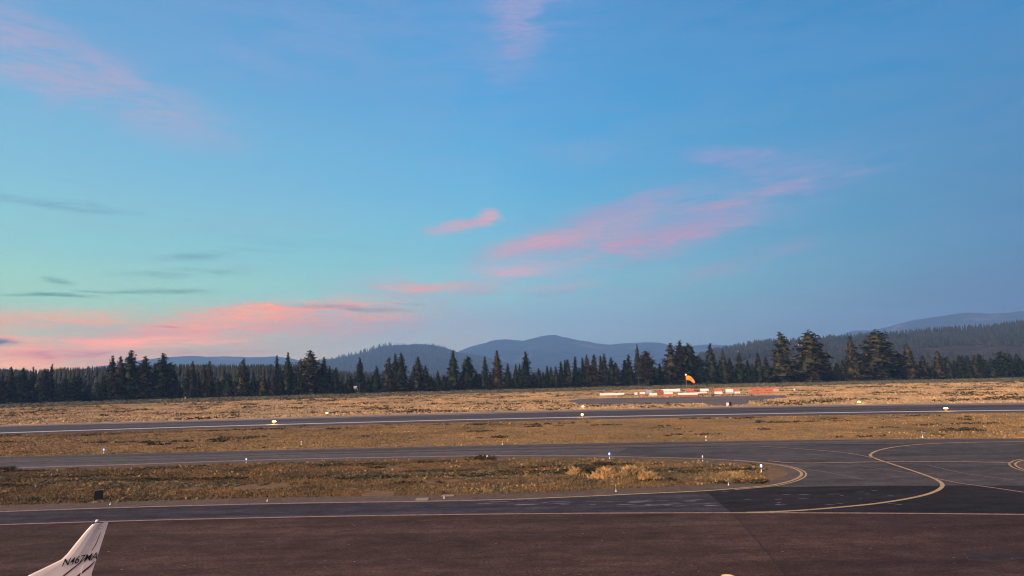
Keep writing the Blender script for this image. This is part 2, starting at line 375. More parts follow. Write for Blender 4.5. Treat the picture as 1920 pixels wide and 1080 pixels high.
def smooth_line(pts, n=80, x0=None, x1=None):
    """a gentle curve through photograph points (x rising), carried on past both ends"""
    p = np.array(pts, float); k = min(3, len(p) - 1)
    c = np.polyfit(p[:, 0] / 1000, p[:, 1], k)
    x0 = p[0, 0] if x0 is None else x0; x1 = p[-1, 0] if x1 is None else x1
    x = np.linspace(x0, x1, n); return [(a, float(np.polyval(c, a / 1000))) for a in x]
def spline(pts, per=10):
    p = [np.array(q, float) for q in pts]; p = [2 * p[0] - p[1]] + p + [2 * p[-1] - p[-2]]; out = []
    for i in range(1, len(p) - 2):
        for t in np.linspace(0, 1, per, endpoint=False):
            out.append(tuple(.5 * ((2 * p[i]) + (-p[i-1] + p[i+1]) * t + (2*p[i-1] - 5*p[i] + 4*p[i+1] - p[i+2]) * t*t + (-p[i-1] + 3*p[i] - 3*p[i+1] + p[i+2]) * t**3)))
    out.append(tuple(p[-2])); return out
def wline(pts, ext0=0, ext1=0):
    w = [G(*q) for q in pts]
    if ext0: d = (w[0] - w[6 if len(w) > 6 else 1]).normalized(); w.insert(0, w[0] + d * ext0)
    if ext1: d = (w[-1] - w[-7 if len(w) > 7 else -2]).normalized(); w.append(w[-1] + d * ext1)
    return w
def ribbon(name, A, B, z, mat, parent=None):
    V = [(p.x, p.y, z) for p in A] + [(p.x, p.y, z) for p in B]; n = len(A)
    return mesh_np(name, V, [(i + n, i + n + 1, i + 1, i) for i in range(n - 1)], mat, parent)
def stripe(name, pts, width, z, mat, offset=0.0, gap=None):
    A, B = [], []
    for i, p in enumerate(pts):
        d = (pts[min(i + 1, len(pts) - 1)] - pts[max(i - 1, 0)]); d.z = 0; d.normalize(); nrm = Vector((-d.y, d.x, 0))
        A.append(p + nrm * (offset + width / 2)); B.append(p + nrm * (offset - width / 2))
    return tag_s(ribbon(name, A, B, z, mat))
def polygon(name, pts, z, mat):
    bm = bmesh.new(); vs = [bm.verts.new((p.x, p.y, z)) for p in pts]
    f = bm.faces.new(vs); f.normal_update()
    if f.normal.z < 0: f.normal_flip()
    bmesh.ops.triangulate(bm, faces=bm.faces[:])
    me = bpy.data.meshes.new(name); bm.to_mesh(me); bm.free(); me.materials.append(mat)
    return tag_s(link(bpy.data.objects.new(name, me)))

TREEB = lambda x: float(np.polyval(np.polyfit([0, .24, .48, .72, .96, 1.2, 1.44, 1.68, 1.92], [760.5, 751.5, 744.5, 738, 731.5, 725.5, 719, 713.8, 709.7], 2), x / 1000))
M['forest_floor'] = groundmat('shaded_forest_floor', [(.3, (.03, .025, .016)), (.7, (.06, .05, .03))], [(.3, (.02, .018, .012)), (.7, (.07, .06, .04))], .05, .5)  # the shade under the trees is put into this dark colour
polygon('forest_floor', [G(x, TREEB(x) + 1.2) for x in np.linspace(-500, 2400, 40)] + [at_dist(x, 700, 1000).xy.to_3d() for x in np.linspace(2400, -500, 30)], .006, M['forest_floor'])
# lines of the photograph's ground plan
rw_top = wline(smooth_line([(0, 798), (480, 785.5), (960, 771.5), (1440, 762.5), (1920, 756)]), 900, 900)
rw_edge = wline(smooth_line([(0, 800.5), (480, 788), (960, 774), (1440, 765), (1920, 758.5)]), 900, 900)
rw_line = wline(smooth_line([(0, 812), (480, 797.3), (960, 785), (1440, 775.8), (1920, 769.3)]), 900, 900)
rw_bot = wline(smooth_line([(0, 816), (480, 801.5), (960, 789.5), (1440, 780.5), (1920, 773.5)]), 900, 900)
tx_top = wline(smooth_line([(0, 857), (240, 850.7), (480, 844.7), (720, 839.3), (960, 834.5), (1440, 826), (1920, 822.5)]), 500, 500)
ribbon('runway', rw_bot, rw_top, .008, M['runway'])
for n in ('runway',): tag_s(bpy.data.objects[n])
tag_s(ribbon('runway_shoulder', rw_edge, rw_top, .012, M['shoulder']))
tag_s(ribbon('runway_verge', rw_bot, rw_line, .012, M['darkshoulder']))
stripe('runway_edge_line', rw_line, 1.5, .020, M['whiteline'])
# taxiway, connector and apron are one sheet of asphalt, the grass island lies in it
near_px = smooth_line([(0, 985), (240, 978), (480, 972), (720, 967.5), (960, 965.3), (1300, 962.4), (1500, 963), (1700, 964), (1920, 966)])
ap_line = wline(near_px, 60, 60)
field = wline([(q[0], q[1]) for q in smooth_line([(0, 857), (240, 850.7), (480, 844.7), (720, 839.3), (960, 834.5), (1440, 826), (1920, 822.5)])], 500, 500)
apron_far = [Vector((p.x, p.y, 0)) for p in field]
tag_s(ribbon('taxiway', [Vector((p.x, p.y - 62 if i not in (0, len(field) - 1) else p.y - 62, 0)) for i, p in enumerate(apron_far)], apron_far, .008, M['taxi']))
# connector: grey asphalt right of the island
con = [G(*q) for q in [(1180, 838), (1500, 832), (1700, 830.5), (1960, 829.5)]] + [G(1960, 829.5) + Vector((90, 3, 0)), G(1960, 911) + Vector((60, 0, 0)), G(1960, 911.3), G(1700, 911), G(1480, 913), G(1400, 918), G(1340, 924), G(1200, 930), G(1100, 880)]
polygon('taxiway_connector', con, .012, M['connector'])
# the apron, up to the faded line, then the lane beyond it
ap_bot = [Vector((p.x * (1.0), -60, 0)) for p in ap_line]
tag_s(ribbon('apron', ap_bot, ap_line, .016, M['apron']))
lane_top = smooth_line([(-20, 960.5), (240, 951.5), (480, 945.5), (720, 940.8), (960, 937), (1100, 930.5), (1200, 926), (1340, 919)], 60)
lt = wline(lane_top, 60, 0)
seam_top = G(1322, 921); seam_mid = G(1372, 962)
lb = wline([(x, float(np.interp(x, [q[0] for q in near_px], [q[1] for q in near_px]))) for x, y in lane_top[:-1]] + [(1372, 962.4)], 60, 0)
tag_s(ribbon('apron_lane', lb, lt[:-1] + [seam_top], .020, M['apron_lane']))
dk_top = [G(*q) for q in [(1322, 921), (1400, 915.5), (1440, 912.5), (1480, 914), (1520, 912.8), (1600, 912), (1700, 911.5), (1800, 911), (1960, 911.3)]]
dk_bot = [G(x, float(np.interp(x, [q[0] for q in near_px], [q[1] for q in near_px]))) for x in (1372, 1420, 1460, 1500, 1540, 1620, 1700, 1800, 1960)]
tag_s(ribbon('apron_patch', dk_bot + [dk_bot[-1] + Vector((60, 0, 0))], dk_top + [dk_top[-1] + Vector((80, 1, 0))], .024, M['dark']))
seam = [G(*q) for q in spline([(1322, 921), (1372, 963), (1400, 993), (1435, 1033), (1475, 1082), (1530, 1150)], 6)]
apr_r = [G(x, float(np.interp(x, [q[0] for q in near_px], [q[1] for q in near_px]))) for x in (1372, 1500, 1640, 1780, 1920)]
polygon('apron_repair', [p.copy() for p in seam[6:]] + [seam[-1] + Vector((3, -8, 0)), seam[-1] + Vector((60, -8, 0)), apr_r[-1] + Vector((40, 0, 0))] + apr_r[::-1][:-1], .0185, M['apron_repair'])
for i, p in enumerate(seam): p.x += .018 * math.sin(i * 2.1); p.y += .02 * math.sin(i * 1.3)
stripe('apron_seam', seam[6:], .05, .028, M['seam'])
# grass island
isl_top = [(-20, 880)] + [(0, 879.3), (120, 875.5), (240, 872.0), (360, 867.7), (480, 863.7), (600, 860.7), (720, 858.4), (840, 856.4), (960, 855.2), (1080, 855.6), (1143, 856.6), (1200, 857.8), (1260, 859.2), (1320, 861.2), (1380, 864.3), (1430, 869), (1462, 873.3), (1484, 878.3), (1497, 884), (1501, 889.5)]
isl_bot = [(1501, 889.5), (1497, 895), (1483, 901.5), (1462, 907), (1440, 910.8), (1400, 914.6), (1340, 919.5), (1280, 922.8), (1200, 926.3), (1100, 931), (1000, 935.4), (960, 936.8), (840, 939.8), (720, 941.6), (600, 943.4), (480, 945.8), (360, 948.7), (240, 952), (120, 955.8), (0, 960.2), (-20, 961)]
st, sb = spline(isl_top, 6), spline(isl_bot, 6)
wt = [G(*q) for q in st]; wb = [G(*q) for q in sb]
wt.insert(0, wt[0] + Vector((-70, .5, 0))); wb.append(wb[-1] + Vector((-70, .5, 0)))
polygon('grass_island_soil', wt + wb[1:], .030, M['soil'])
def inset(pts_t, pts_b, dt, db):
    a = [(x, y + dt * min(1, max(0.0, (1485 - x) / 120))) for x, y in pts_t if x < 1440]
    b = [(x, y - db * min(1, max(0.0, (1485 - x) / 120))) for x, y in pts_b if x < 1440]
    return a, b
ia, ib = inset(st, sb, 6, 11)
wa = [G(*q) for q in ia]; wbb = [G(*q) for q in ib]
wa.insert(0, wa[0] + Vector((-70, .5, 0))); wbb.append(wbb[-1] + Vector((-70, .5, 0)))
wa += [G(1462, 881), G(1476, 886), G(1478, 891), G(1464, 896)]
polygon('grass_island', wa + wbb, .034, M['island'])
# painted lines
nose_c = spline([(960, 855.2), (1080, 855.6), (1143, 856.6), (1200, 857.8), (1260, 859.2), (1320, 861.2), (1380, 864.3), (1430, 869), (1462, 873.3), (1484, 878.3), (1497, 884), (1501, 889.5), (1497, 895), (1483, 901.5), (1462, 907), (1440, 910.8), (1400, 914.6), (1340, 919.5), (1280, 922.8), (1200, 926.3), (1100, 931), (960, 936.8)], 10)
nose_w = [G(*q) for q in nose_c]
stripe('island_edge_line', nose_w, .22, .038, M['yellow'], .08)
stripe('island_edge_line', [p for p, q in zip(nose_w, nose_c) if q[0] > 1370], .15, .038, M['yellow'], .40)
stripe('taxiway_edge_line', [wt[0]] + [G(x, y - .3) for x, y in st if x <= 965], .55, .038, M['pinkline'])
stripe('apron_edge_line', [G(x, y + .3) for x, y in sb if x <= 965] + [wb[-1]], .30, .038, M['pinkline'])
stripe('apron_taxi_line', ap_line, .26, .042, M['pinkline'])
def pline(name, pts, w, mat, per=10, z=.046, **k):
    return stripe(name, [G(*q) for q in spline(pts, per)], w, z, mat, **k)
pline('curved_taxi_line', [(1980, 829.3), (1900, 829.3), (1840, 829.9), (1780, 831.3), (1725, 834), (1680, 838.6), (1648, 845), (1634, 851.5), (1633.5, 856.5), (1646, 862.3), (1668, 869.5), (1700, 880), (1730, 890), (1752, 898.5), (1765, 906.5), (1766.5, 913.5), (1756, 921.5), (1735, 929), (1700, 936.7), (1650, 944.5), (1600, 950), (1550, 954.5), (1500, 958.3), (1440, 961.3), (1400, 962.2)], .25, M['yellow'])
pline('taxi_lead_line', [(1400, 836.5), (1445, 838.8), (1500, 842.5), (1560, 847.2), (1605, 853), (1640, 860)], .26, M['pinkline'])
pline('cross_line', [(1440, 865), (1500, 869.3), (1640, 867.2), (1760, 866.6), (1900, 868.3)], .40, M['pinkline'], z=.050)
pline('apron_lead_line', [(1752, 897.5), (1800, 907.2), (1850, 914), (1920, 924.3), (1990, 935)], .22, M['pinkline'], z=.050)
pline('taxi_centre_line', [(1440, 834.8), (1600, 833), (1740, 831.8)], .35, M['faint'], z=.050)
tcl = wline(smooth_line([(0, 868), (240, 860.8), (480, 853.6), (720, 848), (960, 843.5), (1440, 835)]), 300, 0)
stripe('taxi_centre_line', tcl, .30, .050, M['faint'])
for (a, b_, c) in (((1440, 870), (1540, 884), (1620, 899)), ((1600, 872), (1700, 886), (1720, 890)), ((1740, 872), (1810, 888), (1900, 900))):
    pline('pavement_crack', [a, b_, c], .18, M['faint'], z=.016, per=6)
for pts_ in (((1548, 1018), (1556, 1027), (1557, 1038), (1570, 1050), (1574, 1063), (1590, 1080), (1594, 1095)),):
    pline('sealed_crack', pts_, .028, M['seam'], z=.028, per=8)
# second island whose nose shows at the right edge
n2t = [(2100, 852.5), (2000, 857), (1960, 859.3), (1920, 863), (1906, 866.5), (1900, 871)]
n2b = [(1900, 871), (1906, 876.5), (1920, 882), (1960, 892), (2000, 899), (2100, 908)]
s2 = spline(n2t, 8) + spline(n2b, 8)[1:]
w2 = [G(*q) for q in s2]
polygon('right_island', [G(x + 7, y) for x, y in s2], .030, M['soil'])
stripe('right_island_edge_line', w2, .16, .038, M['yellow'], .1)
stripe('right_island_edge_line', w2, .14, .038, M['yellow'], -.28)
# infield between taxiway and runway
inf_t = rw_bot; inf_b = [p.copy() for p in field]
polygon('infield_grass', inf_b + inf_t[::-1], .004, M['infield'])
polygon('runway_stub', [G(*q) for q in [(1616, 777), (1700, 776), (1760, 776.5), (1740, 779), (1700, 781.5), (1668, 786), (1650, 788), (1636, 785.5), (1622, 781)]], .016, M['darkshoulder'])
padp = [(1060, 752), (1090, 748), (1140, 746.5), (1200, 745.5), (1290, 744.5), (1400, 742), (1470, 741), (1480, 745), (1440, 750), (1405, 753), (1398, 759), (1340, 761.8), (1320, 757), (1260, 757.5), (1180, 758), (1120, 759), (1080, 757)]
polygon('windsock_pad', [G(*q) for q in padp], .008, M['pad'])
# painted round mark and oil stain at the bottom right
dm, dn, db = newmat('oil_stain'); col = tramp(dn, tnoise(dn, 1.2, 5, .7), [(.38, (.044, .030, .029)), (.66, (.020, .015, .014))]); dn.links.new(col, db.inputs['Base Color'])
stain = [G(1870 + 85 * math.cos(a) * (1 + .25 * math.sin(3 * a + 1) + .12 * math.sin(7 * a)), 1044 + 9 * math.sin(a) * (1 + .3 * math.sin(5 * a))) for a in np.linspace(0, 2 * math.pi, 40, endpoint=False)]
polygon('oil_stain', stain, .0225, dm)
c0 = G(1365, 1081.5)
polygon('round_yellow_mark', [c0 + Vector((.27 * math.cos(a), .27 * math.sin(a), 0)) for a in np.linspace(0, 2 * math.pi, 28, endpoint=False)], .022, paint('bright_yellow_paint', (.80, .50, .10), .2))
polygon('round_yellow_mark', [c0 + Vector((.19 * math.cos(a), .19 * math.sin(a), 0)) for a in np.linspace(0, 2 * math.pi, 28, endpoint=False)], .026, paint('pale_centre_paint', (.85, .68, .48), .2))

def scuffs():
    V, F = [], []
    def one(px, py, l, w, a):
        c = G(px, py); d = Vector((math.cos(a), math.sin(a), 0)); n = Vector((-d.y, d.x, 0)); k = len(V)
        for s1, s2 in ((-1, -.3), (-.4, -1), (.5, -.8), (1, .2), (.3, 1), (-.6, .7)):
            q = c + d * l * s1 + n * w * s2; V.append((q.x, q.y, .034))
        F.append(tuple(range(k, k + 6)))
    g = random.Random(5)
    for _ in range(46): one(g.uniform(900, 1340), g.uniform(938, 950), g.uniform(.2, .9), g.uniform(.02, .06), g.uniform(-.15, .15))
    for _ in range(20): one(g.uniform(1360, 1700), g.uniform(920, 948), g.uniform(.1, .5), g.uniform(.02, .05), g.uniform(-.3, .3))
    for _ in range(60): one(g.uniform(100, 1900), g.uniform(975, 1080), g.uniform(.03, .10), g.uniform(.012, .03), g.uniform(-.3, .3))
    o = mesh_np('pavement_scuffs', V, F, M['scuff']); o['kind'] = 'stuff'
scuffs()
# ------------------------------------------------------------------ grass and scrub
def in_poly(px, py, poly):
    p = np.array(poly); inside = np.zeros(len(px), bool); j = len(p) - 1
    for i in range(len(p)):
        a, b_ = p[i], p[j]
        c = ((a[1] > py) != (b_[1] > py)) & (px < (b_[0] - a[0]) * (py - a[1]) / (b_[1] - a[1] + 1e-9) + a[0])
        inside ^= c; j = i
    return inside
def fnoise(x, y, s, seed=0, oct=3):
    """cheap value noise on numpy arrays"""
    r = np.zeros(len(x)); amp = 1; tot = 0
    for o in range(oct):
        xs_, ys_ = x * s * 2 ** o + seed * 17.3, y * s * 2 ** o + seed * 9.1
        xi, yi = np.floor(xs_), np.floor(ys_); xf, yf = xs_ - xi, ys_ - yi
        def h(a, b_): v = np.sin(a * 127.1 + b_ * 311.7 + seed) * 43758.5453; return v - np.floor(v)
        u, v = xf * xf * (3 - 2 * xf), yf * yf * (3 - 2 * yf)
        r += amp * ((h(xi, yi) * (1 - u) + h(xi + 1, yi) * u) * (1 - v) + (h(xi, yi + 1) * (1 - u) + h(xi + 1, yi + 1) * u) * v)
        tot += amp; amp *= .5
    return r / tot
def sample_poly(poly, n):
    p = np.array([(v.x, v.y) for v in poly]); lo, hi = p.min(0), p.max(0); out = []
    got = 0
    while got < n:
        q = rng.random((n * 2, 2)) * (hi - lo) + lo
        vis = np.abs(q[:, 0]) < q[:, 1] * .93 + 26
        q = q[vis & in_poly(q[:, 0], q[:, 1], p)]
        out.append(q); got += len(q)
        if len(out) > 60: break
    return np.concatenate(out)[:n]
def tufts(name, pos, h, w, mat, blades=6, lean=.5, z=0.0):
    """grass tufts: each a fan of bent blades, every blade a thin two-triangle wedge"""
    n = len(pos); h = np.broadcast_to(h, (n,)); w = np.broadcast_to(w, (n,))
    V = np.zeros((n, blades, 4, 3)); a = rng.random((n, blades)) * 2 * np.pi
    ln = rng.random((n, blades)) * lean; hh = h[:, None] * (.55 + .6 * rng.random((n, blades))); ww = w[:, None] * (.5 + .7 * rng.random((n, blades)))
    ca, sa = np.cos(a), np.sin(a); bx = pos[:, 0][:, None] + ca * w[:, None] * .35; by = pos[:, 1][:, None] + sa * w[:, None] * .35
    V[:, :, 0] = np.stack([bx - sa * ww * .30, by + ca * ww * .30, np.full_like(bx, z - .02)], -1)
    V[:, :, 1] = np.stack([bx + sa * ww * .30, by - ca * ww * .30, np.full_like(bx, z - .02)], -1)
    mx, my = bx + ca * ln * hh * .4, by + sa * ln * hh * .4
    V[:, :, 2] = np.stack([mx + sa * ww * .22, my - ca * ww * .22, z + hh * .6], -1)
    V[:, :, 3] = np.stack([bx + ca * ln * hh, by + sa * ln * hh, z + hh], -1)
    base = (np.arange(n * blades) * 4)[:, None]
    F = np.concatenate([base + [0, 1, 2], base + [0, 2, 3]], 0)
    o = mesh_np(name, V.reshape(-1, 3), F, mat); o['kind'] = 'stuff'; return o
def lumps(name, pos, r, h, mat, z=0.0, k=14):
    """low scrub: each a heap of small leaf faces filling a flattened dome"""
    n = len(pos); r = np.broadcast_to(r, (n,)); h = np.broadcast_to(h, (n,))
    a = rng.random((n, k)) * 2 * np.pi; q = np.sqrt(rng.random((n, k))); zz = rng.random((n, k)) * np.sqrt(1 - q * q * .9)
    c = np.stack([pos[:, 0][:, None] + np.cos(a) * q * r[:, None], pos[:, 1][:, None] + np.sin(a) * q * r[:, None], z + zz * h[:, None]], -1)
    s = (.45 * r)[:, None, None, None] * np.array([1, 1, .6]) * (rng.random((n, k, 3, 3)) - .5) * 2
    V = c[:, :, None, :] + s; V[..., 2] = np.maximum(V[..., 2], z - .02)
    o = mesh_np(name, V.reshape(-1, 3), np.arange(n * k * 3).reshape(-1, 3), mat); o['kind'] = 'stuff'; return o
isl_poly = [G(*q) for q in ia if -60 < q[0]] + [G(*q) for q in ib]
isl_poly = [isl_poly[0] + Vector((-28, .3, 0))] + isl_poly + [isl_poly[-1] + Vector((-28, .3, 0))]
P = sample_poly(isl_poly, 82000); nz = fnoise(P[:, 0], P[:, 1], .22, 1); P = P[nz > .22]; nz = nz[nz > .22]
tufts('island_dry_grass', P, .06 + .20 * nz * rng.random(len(P)), .14, M['rust'], 5, .6, .034)
P = sample_poly(isl_poly, 6000); nz = fnoise(P[:, 0] * .35, P[:, 1] * 1.4, .35, 5); P = P[nz > .60]
lumps('island_green_scrub', P, .30, .16, M['sage'], .034)
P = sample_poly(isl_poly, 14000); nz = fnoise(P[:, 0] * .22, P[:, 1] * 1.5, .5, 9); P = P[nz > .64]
lumps('island_scrub_and_shade', P, .38, .14, M['scrub_and_shade'], .034)  # streaks of dark lumps, their colour standing in for shade between clumps
P = sample_poly(isl_poly, 2600); nz = fnoise(P[:, 0], P[:, 1], .3, 12); P = P[nz > .55]
tufts('island_straw_grass', P, .10 + .14 * rng.random(len(P)), .14, M['gold'], 8, .8, .034)
inf_poly = [G(*q) for q in smooth_line([(-60, 858.7), (480, 844.5), (960, 834), (1440, 825.5), (1980, 822)], 30)] + [G(*q) for q in smooth_line([(-60, 818.2), (480, 802), (960, 790), (1440, 781), (1980, 773)], 30)][::-1]
inf_poly = [inf_poly[0] + Vector((-28, -.8, 0))] + inf_poly[:30] + [inf_poly[29] + Vector((28, 0, 0)), inf_poly[30] + Vector((28, .3, 0))] + inf_poly[30:] + [inf_poly[-1] + Vector((-28, -.8, 0))]
P = sample_poly(inf_poly, 78000); nz = fnoise(P[:, 0], P[:, 1], .12, 3); P = P[nz > .2]; nz = nz[nz > .2]
tufts('infield_dry_grass', P, .05 + .16 * nz * rng.random(len(P)), .24, M['ochre'], 4, .6, .004)
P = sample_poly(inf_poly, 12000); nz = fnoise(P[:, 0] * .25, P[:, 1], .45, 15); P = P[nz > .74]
lumps('infield_scrub_and_shade', P, .55, .2, M['scrub_and_shade'], .004)  # low scrub whose dark colour also paints the shadow streaks here
P = sample_poly(inf_poly, 3000); nz = fnoise(P[:, 0] * .5, P[:, 1], .15, 21); P = P[nz > .62]
tufts('infield_straw_grass', P, .20, .22, M['gold'], 6, .5, .004)
TREEB = lambda x: float(np.polyval(np.polyfit([0, .24, .48, .72, .96, 1.2, 1.44, 1.68, 1.92], [760.5, 751.5, 744.5, 738, 731.5, 725.5, 719, 713.8, 709.7], 2), x / 1000))
mead_t = [(x, TREEB(x) + .5) for x in np.linspace(-60, 1980, 30)]
mead_b = smooth_line([(-60, 799), (480, 784.5), (960, 770.5), (1440, 761.5), (1980, 754.5)], 30)
mead = [G(*q) for q in mead_b] + [G(*q) for q in mead_t][::-1]
mead = [mead[0] + Vector((-28, -.8, 0))] + mead[:30] + [mead[29] + Vector((28, .3, 0)), mead[30] + Vector((28, 0, 0))] + mead[30:] + [mead[-1] + Vector((-28, -.8, 0))]
padnp = np.array([(G(*q).x, G(*q).y) for q in padp])
def off_pad(P): return P[~in_poly(P[:, 0], P[:, 1], padnp)]
P = off_pad(sample_poly(mead, 108000)); nz = fnoise(P[:, 0] * .6, P[:, 1], .06, 4); P = P[nz > .22]; nz = nz[nz > .22]
tufts('meadow_dry_grass', P, (.15 + .45 * nz * rng.random(len(P))), .55, M['straw'], 4, .7)
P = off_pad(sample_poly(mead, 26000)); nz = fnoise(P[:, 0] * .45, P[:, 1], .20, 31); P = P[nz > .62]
lumps('meadow_scrub_and_shade', P, .9, .45, M['scrub_and_shade'], 0, 10)  # scrub and painted hollow shade, both as dark lumps
belt = [G(x, TREEB(x) + 6) for x in np.linspace(-60, 1980, 30)] + [G(*q) for q in mead_t][::-1]
P = sample_poly(belt, 12000)
lumps('sage_belt', P, 1.2, .75, M['sage'], 0, 10)
def clump(px, py, r, h, n, mat, label, cat, name, group, bl=7):
    n *= 3; p = G(px, py); q = rng.normal(0, r * .5, (n, 2)); q[:, 0] *= 1.25
    h = h * (.35 + .65 * np.exp(-(q ** 2).sum(1) / (r * r) * 1.2)) * (.6 + .5 * rng.random(n))
    o = empty(name, (p.x, p.y, .03)); tag(o, label, cat, group)
    t = tufts('blades', q, h, .09, mat, bl, .9, 0); del t['kind']; t.parent = o
    return o
GC = 'big dry grass clumps on the island'
clump(1082, 891, .55, .62, 60, M['gold'], 'small golden grass clump just left of the dark bush on the grass island', 'grass clump', 'grass_clump', GC)
clump(1135, 896, .9, .75, 130, M['gold'], 'widest golden grass clump on the island, below the lit blue taxiway lamp', 'grass clump', 'grass_clump', GC)
clump(1187, 893, .75, .85, 110, M['gold'], 'tallest golden grass clump, second of the row to the right of the dark bush', 'grass clump', 'grass_clump', GC)
clump(1217, 900, .6, .7, 80, M['gold'], 'golden grass clump at the right end of the row nearest the apron', 'grass clump', 'grass_clump', GC)
clump(1372, 893, 1.0, .35, 90, M['gold'], 'low flattened straw clump near the rounded tip of the island', 'grass clump', 'grass_clump', GC)
def bush(px, py, r, h, n, label):
    p = G(px, py); q = rng.normal(0, r * .5, (n, 2)); o = empty('bush', (p.x, p.y, .03)); tag(o, label, 'bush', 'dark bushes on the island')
    t = lumps('foliage', q, .28, h, M['scrub_and_shade'], 0, 26); del t['kind']; t.parent = o
    MB().tube([(0, 0, -.05), (.03, .02, h * .5), (-.05, .03, h * .9)], [.03, .02, .01], 6).build('stem', M['scrub_and_shade'], o)
bush(1102, 889, .95, .62, 60, 'dark leafless bush between two golden grass clumps on the island')
bush(1130, 874, .75, .40, 40, 'low dark bush right beneath the lit blue taxiway lamp')
bush(905, 862, 1.6, .32, 60, 'wide dark bush on the island edge around the tilted white marker')
bush(8, 882, .9, .34, 40, 'dark bush at the left edge of the photo beside the taxiway')

# ------------------------------------------------------------------ mountains
def hillmat(name, a, b_, c, s=.004, patch=None, pa=.6):
    m, nt, bb = newmat(name)
    col = tramp(nt, tnoise(nt, s, 8, .7), [(.32, a), (.5, b_), (.68, c)])
    if patch: col = tmix(nt, tramp(nt, tnoise(nt, s * .6, 6, .7), [(pa, (0, 0, 0)), (pa + .06, (1, 1, 1))]), col, patch)
    nt.links.new(col, bb.inputs['Base Color']); bb.inputs['Roughness'].default_value = 1; bb.inputs['Specular IOR Level'].default_value = 0
    tbump(nt, bb, tnoise(nt, s * 8, 6, .8), .6, 12)
    return m
def ridge(name, prof, dist, depth, mat, amp=.12, ns=.002, rows=26, step=6, base_drop=.0, jit=1.0, dist2=None):
    """a range whose skyline runs through the photograph points, with spurs and gullies down its face"""
    p = np.array(prof, float); x0, x1 = p[0, 0], p[-1, 0]; n = int((x1 - x0) / step) + 2
    xs_ = np.linspace(x0, x1, n); ys_ = np.interp(xs_, p[:, 0], p[:, 1])
    V = []; top = []
    for i in range(n):
        d = dist if dist2 is None else dist + (dist2 - dist) * i / (n - 1)
        c = at_dist(xs_[i], ys_[i] + jit * (noise.noise(Vector((xs_[i] * .07, dist, 0))) * .8 + noise.noise(Vector((xs_[i] * .25, dist, 3))) * .4), d); top.append(c)
    for j in range(rows + 5):
        s = j / rows                      # 0 at the foot, 1 at the crest, beyond: the back
        for i in range(n):
            c = top[i]; hd = Vector((c.x, c.y, 0)).normalized()
            q = Vector((c.x, c.y, 0)) - hd * depth * (1 - s)
            if s <= 1:
                k = s ** 1.25
                nn = noise.fractal(Vector((q.x * ns, q.y * ns, dist)), .9, 2.1, 5)
                z = -3 + (c.z + 3) * (k + amp * nn * 4 * s * (1 - s))
                z = min(z, -3 + (c.z + 3) * (.02 + .98 * s))if s < .97 else z
            else: z = c.z - (c.z + 3) * ((s - 1) * rows / 4.0) ** 1.2
            V.append((q.x, q.y, max(z, -3)))
    m = rows + 5
    F = np.array([(j * n + i, j * n + i + 1, (j + 1) * n + i + 1, (j + 1) * n + i) for j in range(m - 1) for i in range(n - 1)])
    o = mesh_np(name, V, F, mat, smooth=True); o['kind'] = 'structure'
    return np.array(V).reshape(m, n, 3), o
P_left = [(-90, 688), (0, 692), (20, 692.5), (40, 696), (75, 701), (130, 700), (160, 691), (200, 685), (240, 678), (270, 675), (300, 671), (330, 668.5), (365, 667), (385, 669), (430, 668), (470, 670), (500, 669), (520, 668.5), (545, 672), (560, 675), (590, 680), (640, 690), (700, 700), (760, 712)]
P_mid = [(780, 700), (850, 664), (862, 658), (880, 650.5), (895, 646), (914, 642.5), (918, 639.5), (932, 637), (945, 636), (962, 637), (980, 639), (992, 636.5), (1004, 633.5), (1015, 630), (1030, 628.3), (1043, 628), (1053, 631), (1066, 633.7), (1080, 637), (1100, 640), (1120, 644), (1147, 646.5), (1160, 644), (1190, 643), (1222, 641.5), (1240, 643), (1256, 648), (1290, 649), (1320, 646.3), (1340, 646), (1362, 648), (1388, 648.3), (1405, 646), (1440, 644), (1500, 645), (1600, 655), (1700, 668)]
P_right = [(1380, 668), (1470, 650), (1540, 636), (1553, 631.5), (1570, 629), (1582, 627), (1590, 622), (1600, 620), (1640, 619), (1665, 613), (1690, 606), (1710, 600.5), (1735, 597), (1760, 593.5), (1790, 588.5), (1812, 586), (1835, 586.5), (1860, 588), (1885, 586.5), (1920, 583), (2000, 578), (2160, 585)]
P_near = [(440, 705), (520, 688), (560, 680), (590, 677.5), (620, 673.5), (650, 669), (680, 661.5), (700, 655), (720, 648.5), (750, 647), (775, 645.3), (795, 645.6), (815, 647.5), (835, 652), (850, 658), (862, 661.5), (880, 664), (905, 668.5), (930, 676), (955, 682), (985, 690), (1020, 698), (1090, 712)]
P_slope = [(1180, 700), (1260, 686), (1320, 668), (1350, 660), (1380, 653.5), (1410, 648.5), (1440, 645.5), (1480, 643), (1520, 641), (1560, 638.5), (1600, 636), (1660, 631.5), (1700, 628.5), (1760, 624), (1800, 622), (1850, 619), (1880, 616), (1905, 613), (1940, 611), (2100, 600), (2400, 590)]
M['far_forest'] = hillmat('far_forested_mountain', (.008, .015, .014), (.015, .024, .022), (.034, .037, .034), .004, (.13, .095, .08), .56)
M['near_forest'] = hillmat('forested_hill', (.010, .018, .014), (.020, .030, .022), (.038, .043, .034), .01)
M['slope'] = hillmat('scrubby_slope', (.035, .034, .030), (.060, .050, .044), (.115, .085, .075), .018)
ridge('left_mountains', P_left, 6700, 1900, M['far_forest'], .10, .0016)
ridge('middle_mountain', P_mid, 6500, 2500, M['far_forest'], .16, .0016, 30)
ridge('right_mountain', P_right, 6100, 1900, M['far_forest'], .12, .0016)
gn, _ = ridge('wooded_hill', P_near, 3900, 1400, M['near_forest'], .10, .003, 26, 5)
gs, _ = ridge('right_hillside', P_slope, 1750, 900, M['slope'], .10, .004, 26, 6)

